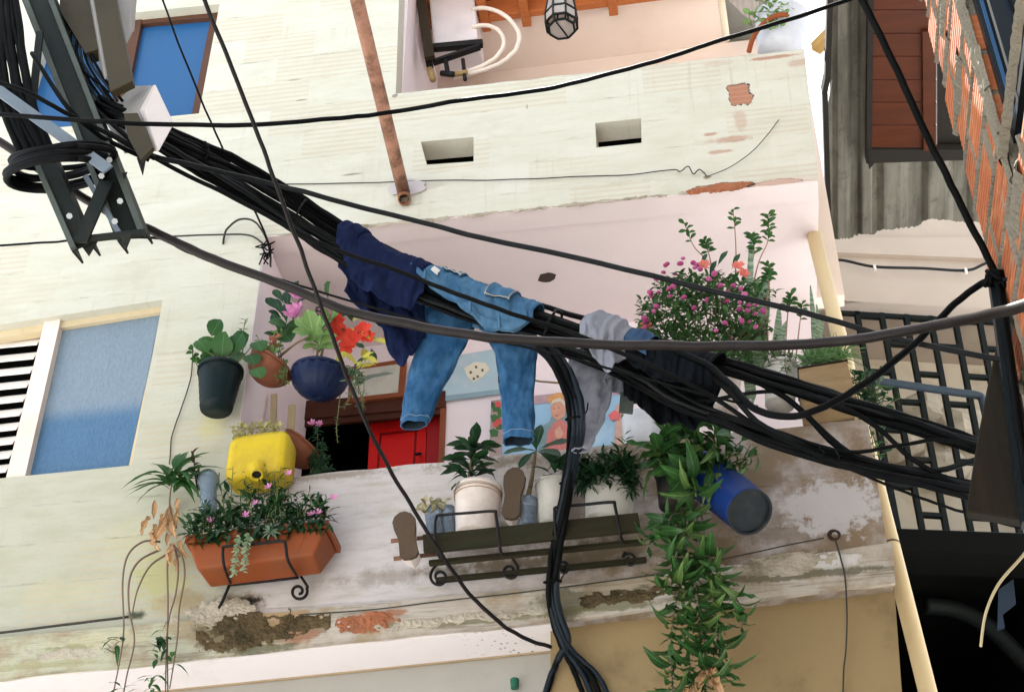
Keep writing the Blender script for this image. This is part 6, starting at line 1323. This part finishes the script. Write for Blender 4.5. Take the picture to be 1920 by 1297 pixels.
RDK = MAT('deep red groove', (.22, .006, .006), .5)
for q_ in ([(712, 812), (716, 811), (708, 900), (704, 900)], [(778, 805), (782, 804), (776, 900), (772, 900)], [(712, 812), (782, 804), (782, 808), (712, 816)]): on_wall(q_, -.097, .004, 'groove', RDK, dr_)
MB().tube([P(788, 850, YB+.09), P(787, 850, YB+.04), P(778, 852, YB+.04)], .008, 8).build('handle', IRON, dr_, smooth=True)
PAPER = MAT('pale picture print', (.58, .56, .48), .5, dirt=(.35, .38, .33), damt=.6, ds=9)
pf = thing('framed_picture', 'small brown framed pale picture above the red door', 'picture', P(720, 742, YB-.05))
on_wall([(655, 688), (762, 672), (757, 742), (652, 754)], .05, .02, 'frame', BROWN_L, pf); on_wall([(662, 694), (750, 682), (746, 735), (660, 745)], .053, .004, 'print', PAPER, pf)
on_wall([(670, 715), (690, 703), (725, 697), (738, 700), (700, 707), (680, 716)], .055, .003, 'hill_mark', MAT('grey green ink', (.22, .28, .25), .7), pf)
ps = thing('poster', 'pale blue poster with a cream blot behind the jeans', 'poster', P(880, 745, YB-.02)); POB = MAT('pale blue print', (.40, .54, .62), .5, dirt=(.62, .66, .66), damt=.6, ds=7)
on_wall([(820, 672), (942, 652), (940, 736), (816, 752)], .02, .012, 'sheet', POB, ps)
on_wall([(870, 690), (890, 678), (910, 680), (918, 692), (905, 706), (888, 716), (876, 706)], .024, .003, 'cream_blot', MAT('cream print', (.72, .68, .55), .6), ps)
mk = MAT('dark print mark', (.12, .12, .1), .7)
for (x, y) in ((892, 688), (882, 698), (904, 694), (895, 706), (888, 710)): on_wall([(x-2, y-2), (x+2, y-3), (x+3, y+1), (x-1, y+2)], .0275, .003, 'mark', mk, ps)
on_wall([(816, 744), (940, 729), (940, 738), (816, 753)], .0235, .003, 'lower_band', MAT('grey blue band', (.25, .36, .42), .6), ps)
# religious print: a veiled figure in rose before a blue sky, flowers at the left
rp = thing('religious_print', 'religious print of a veiled figure with flowers, on the back wall', 'picture', P(1045, 850, YB-.02))
on_wall([(921, 752), (1185, 722), (1178, 850), (916, 880)], .02, .012, 'sheet', MAT('sky blue print', (.30, .50, .68), .45, var=.25, vs=4, dirt=(.62, .72, .80), damt=.6, ds=3), rp)
def pm_(pts, c, name, lay): on_wall(pts, .0225+.0012*lay, .001, name, MAT(name+' print '+str(lay)+str(pts[0][0]), c, .5, var=.25, vs=25), rp)
pm_([(921, 751), (944, 748), (946, 800), (938, 880), (916, 882)], (.40, .30, .28), 'left_border', 1); pm_([(921, 751), (1185, 721), (1184, 737), (921, 767)], (.45, .32, .36), 'upper_border', 1); pm_([(1155, 760), (1184, 738), (1178, 850), (1150, 852)], (.55, .36, .30), 'right_border', 1)
for i, (x, y) in enumerate(((930, 765), (940, 775), (928, 785), (936, 798), (926, 812))): pm_([(x-9, y-6), (x, y-9), (x+9, y-4), (x+7, y+6), (x-5, y+7)], (.06, .16, .06), 'foliage', 2+i % 2)
for i, (x, y) in enumerate(((934, 758), (930, 795), (936, 790))): pm_([(x-6, y-4), (x, y-6), (x+6, y-3), (x+4, y+5), (x-5, y+5)], (.62, .10, .10), 'bloom', 4+i % 2)
pm_([(1014, 800), (1030, 790), (1042, 760), (1052, 752), (1064, 757), (1070, 790), (1074, 868), (1006, 876)], (.20, .30, .32), 'veil', 2); pm_([(1024, 745), (1045, 736), (1068, 738), (1072, 752), (1050, 748), (1030, 756)], (.66, .34, .14), 'glow', 2); pm_([(1032, 764), (1040, 752), (1054, 752), (1062, 764), (1058, 780), (1046, 788), (1034, 780)], (.60, .32, .22), 'face', 4)
pm_([(1030, 762), (1036, 750), (1050, 745), (1064, 756), (1066, 775), (1061, 762), (1050, 752), (1038, 755)], (.66, .60, .50), 'head_cloth', 5); pm_([(1026, 812), (1040, 790), (1056, 786), (1066, 800), (1068, 868), (1020, 872)], (.58, .20, .18), 'robe', 3); pm_([(1040, 806), (1050, 798), (1056, 812), (1050, 824), (1042, 820)], (.64, .36, .26), 'hands', 4)
for (x, y) in ((1038, 766), (1047, 764)): pm_([(x-2, y), (x+2, y-1), (x+2, y+1)], (.2, .1, .08), 'eye', 6)
pm_([(1040, 778), (1048, 777), (1044, 780)], (.45, .12, .1), 'mouth', 6); pm_([(1140, 778), (1152, 768), (1162, 774), (1160, 786), (1146, 788)], (.70, .16, .16), 'bloom', 6)
pw_ = thing('pillow', 'white pillow resting on the parapet behind the black garment', 'pillow', P(1200, 825, .05)); c = P(1210, 815, .08); mb = MB(); k = mpx(1210, 815, .1)
def pil(u, v):
    a, b = (u-.5)*2, (v-.5)*2; return a, b
def pilf(sg): return lambda u, v: c+Vector(((u-.5)*86*k, sg*.07*((1-abs(2*u-1)**3)*(1-abs(2*v-1)**3))**.6, (v-.5)*.24+.02*math.sin(u*5)))
mb.grid(pilf(1), 16, 12); mb.grid(pilf(-1), 16, 12); mb.build('cover', CLOTH('white pillow cotton', (.55, .56, .58), (.70, .70, .70)), pw_, smooth=True, weld=True)
# stray twigs and door side details
wire('clothes_wire', 'thin brown twig wire on the back wall between the trouser legs', [(1000, 712, YB-.1), (1020, 716, YB-.1), (1050, 718, YB-.1)], 4, STEMW, 4, 5, 'wire')
wp = thing('wooden_rack', 'narrow cream wooden rack leaning by the left inner wall', 'rack', P(525, 860, .35))
for (a, b, w) in (((514, 740), (512, 800), .03), ((512, 800), (530, 880), .03), ((548, 760), (540, 870), .035)): MB().bar(P(*a, .35), P(*b, .33), w, .02, up=(0, 1, 0)).build('stile', MAT('cream timber', (.50, .40, .24), .6), wp, bevel=.002)
# ------------------------------------------------------------------ upper terrace: appliance, lantern, plants
ac = thing('water_heater', 'white water heater on a black bracket at the upper terrace', 'heater', P(850, 90, .45)); WHT = MAT('white enamel', (.72, .66, .66), .4, dirt=(.45, .4, .4), damt=.35, ds=5)
q = [P(797, -80, .42), P(884, -80, .42), P(896, 72, .42), P(812, 82, .42)]
MB().hexa(q, [v+Vector((0, .25, 0)) for v in q]).build('case', WHT, ac, bevel=.012)
for (a, b, w) in (((795, 92), (905, 82), .04), ((812, 118), (900, 88), .02), ((800, 90), (806, 125), .04)): MB().bar(P(*a, .40), P(*b, .40), w, .04, up=(0, 1, 0)).build('bracket', IRON, ac)
MB().bar(P(780, -60, .35), P(806, 110, .35), .06, .03, up=(0, 1, 0)).build('side_post', MAT('dark brown post', (.035, .025, .015), .7), ac)
for (a, b, r) in (((806, 130), (812, 150), .02), ((828, 138), (850, 140), .018), ((835, 110), (840, 140), .014), ((868, 112), (872, 150), .012), ((850, 140), (875, 136), .016)): MB().tube([P(*a, .40), P(*b, .38)], r, 8).build('fitting', random.choice((IRON, MAT('brass fitting', (.35, .24, .10), .4), BLACKP)), ac, smooth=True)
HOSE = MAT('white ribbed hose', (.74, .64, .55), .5)
for lab, pts in (('outer white hose curling from the water heater', [(886, 18, .42), (915, 16, .38), (950, 32, .36), (972, 62, .36), (968, 92, .38), (940, 118, .40), (905, 132, .42), (850, 146, .45)]), ('inner white hose curling from the water heater', [(886, 52, .42), (910, 48, .40), (935, 58, .39), (945, 82, .39), (930, 108, .40), (900, 126, .42), (860, 140, .45)])): wire('hose', lab, pts, 8.5, HOSE, 8, 10, 'hose')
ln = thing('lantern', 'black framed glass lantern hanging from the terrace roof', 'lantern', PZ(1052, 20, zT-.30)); YL = .12
b0 = P(1053, 48, YL); kk = mpx(1053, 40, YL); LM = MAT('black lantern iron', (.012, .014, .013), .4); GLS = NT('lantern glass').fin((.72, .66, .62), .12, None, Transmission_Weight=.6, IOR=1.2)
def ringpts(r, h, n=8): return [b0+Vector((math.cos(2*math.pi*(i+.5)/n)*r, math.sin(2*math.pi*(i+.5)/n)*r, h)) for i in range(n)]
r0, r1, r2 = ringpts(31*kk, 0), ringpts(31*kk, .08), ringpts(24*kk, .24); rb_ = ringpts(25*kk, -.03)
for i in range(8):
    j = (i+1) % 8
    for A_, B_ in ((r0[i], r0[j]), (rb_[i], rb_[j]), (r0[i], rb_[i]), (r0[i], r1[i]), (r1[i], r2[i]), (r2[i], r2[j]), (r1[i], r1[j])): MB().bar(A_, B_, .011, .011).build('frame_bar', LM, ln)
    for Q in ((r0[i], r0[j], r1[j], r1[i]), (r1[i], r1[j], r2[j], r2[i])): MB().prism([Q], ((Q[0]-b0)*-.03)).build('pane', GLS, ln, fixn=True)
MB().prism([rb_], (0, 0, .004)).build('bottom_pane', GLS, ln, fixn=True); MB().bar(rb_[1], rb_[5], .008, .008).build('frame_bar', LM, ln)
MB().lathe([(24*kk, .24), (16*kk, .30), (3*kk, .34), (2*kk, .6)], b0, (0, 0, 1), 8).build('cap', LM, ln)
pt = pot('flower_pot', 'whitish sack pot on the right end of the upper parapet', (1466, 36), (1462, 100), .08, 50, 40, MAT('grey white sack', (.55, .57, .62), .7, dirt=(.35, .38, .42), damt=.5, ds=9), .0)
mb = MB(); mb.tube(cr(pw([(1404, 98, -.02), (1412, 72, -.05), (1430, 46, -.07), (1455, 30, -.08), (1478, 28, -.08)]), 6), .014, 8); mb.build('rim_band', TERRA, pt, smooth=True)
pl2 = thing('potted_plant', 'light green leafy plant in the upper parapet sack pot', 'plant', P(1450, 40, .05)); sc = []
for i in range(16):
    c = cr([P(1450+rnd(-20, 20), 45, .05), P(1440+rnd(-35, 35), 20+rnd(-15, 15), -.02), P(1438+rnd(-40, 45), 15+rnd(-35, 45), -.06)], 4); sc.append(c); spray(pl2, [leafmesh('light leaf', .5, G_PALE, .3, .2, .7, .5, 5)], c, 7, (.05, .08), .2)
stems(pl2, sc, .003)
MB().tube([P(1345, -60, .55), P(1362, 75, .62)], .022, 8).build('terrace_post', MAT('cream post', (.7, .6, .45), .6), bld, smooth=True)
rs_ = MB(); a = [P(1305, -60, .5), P(1420, -60, .5), P(1424, 44, .7), P(1395, 30, .7)]; rs_.prism([a], (0, 0, .01)); rs_.build('awning_sheet', MAT('grey corrugated awning', (.40, .36, .34), .7, var=.4, vs=3, stretch=(18, 1, 1)), bld, fixn=True)
MB().bar(PZ(1529, 92, ZR+.12), PZ(1610, 12, ZR+.12), .07, .07).build('timber_end', MAT('yellow timber', (.55, .34, .12), .6), bld)
mb = MB(); mb.lathe([(.016, 0), (.019, .04), (.015, .044)], P(965, 1290, YS-.03), (0, 0, 1), 12, cap1=True); tag(mb.build('green_cap', MAT('green plastic cap', (.02, .11, .07), .5), None), 'small green plastic plug on the grey lower wall', 'plug')
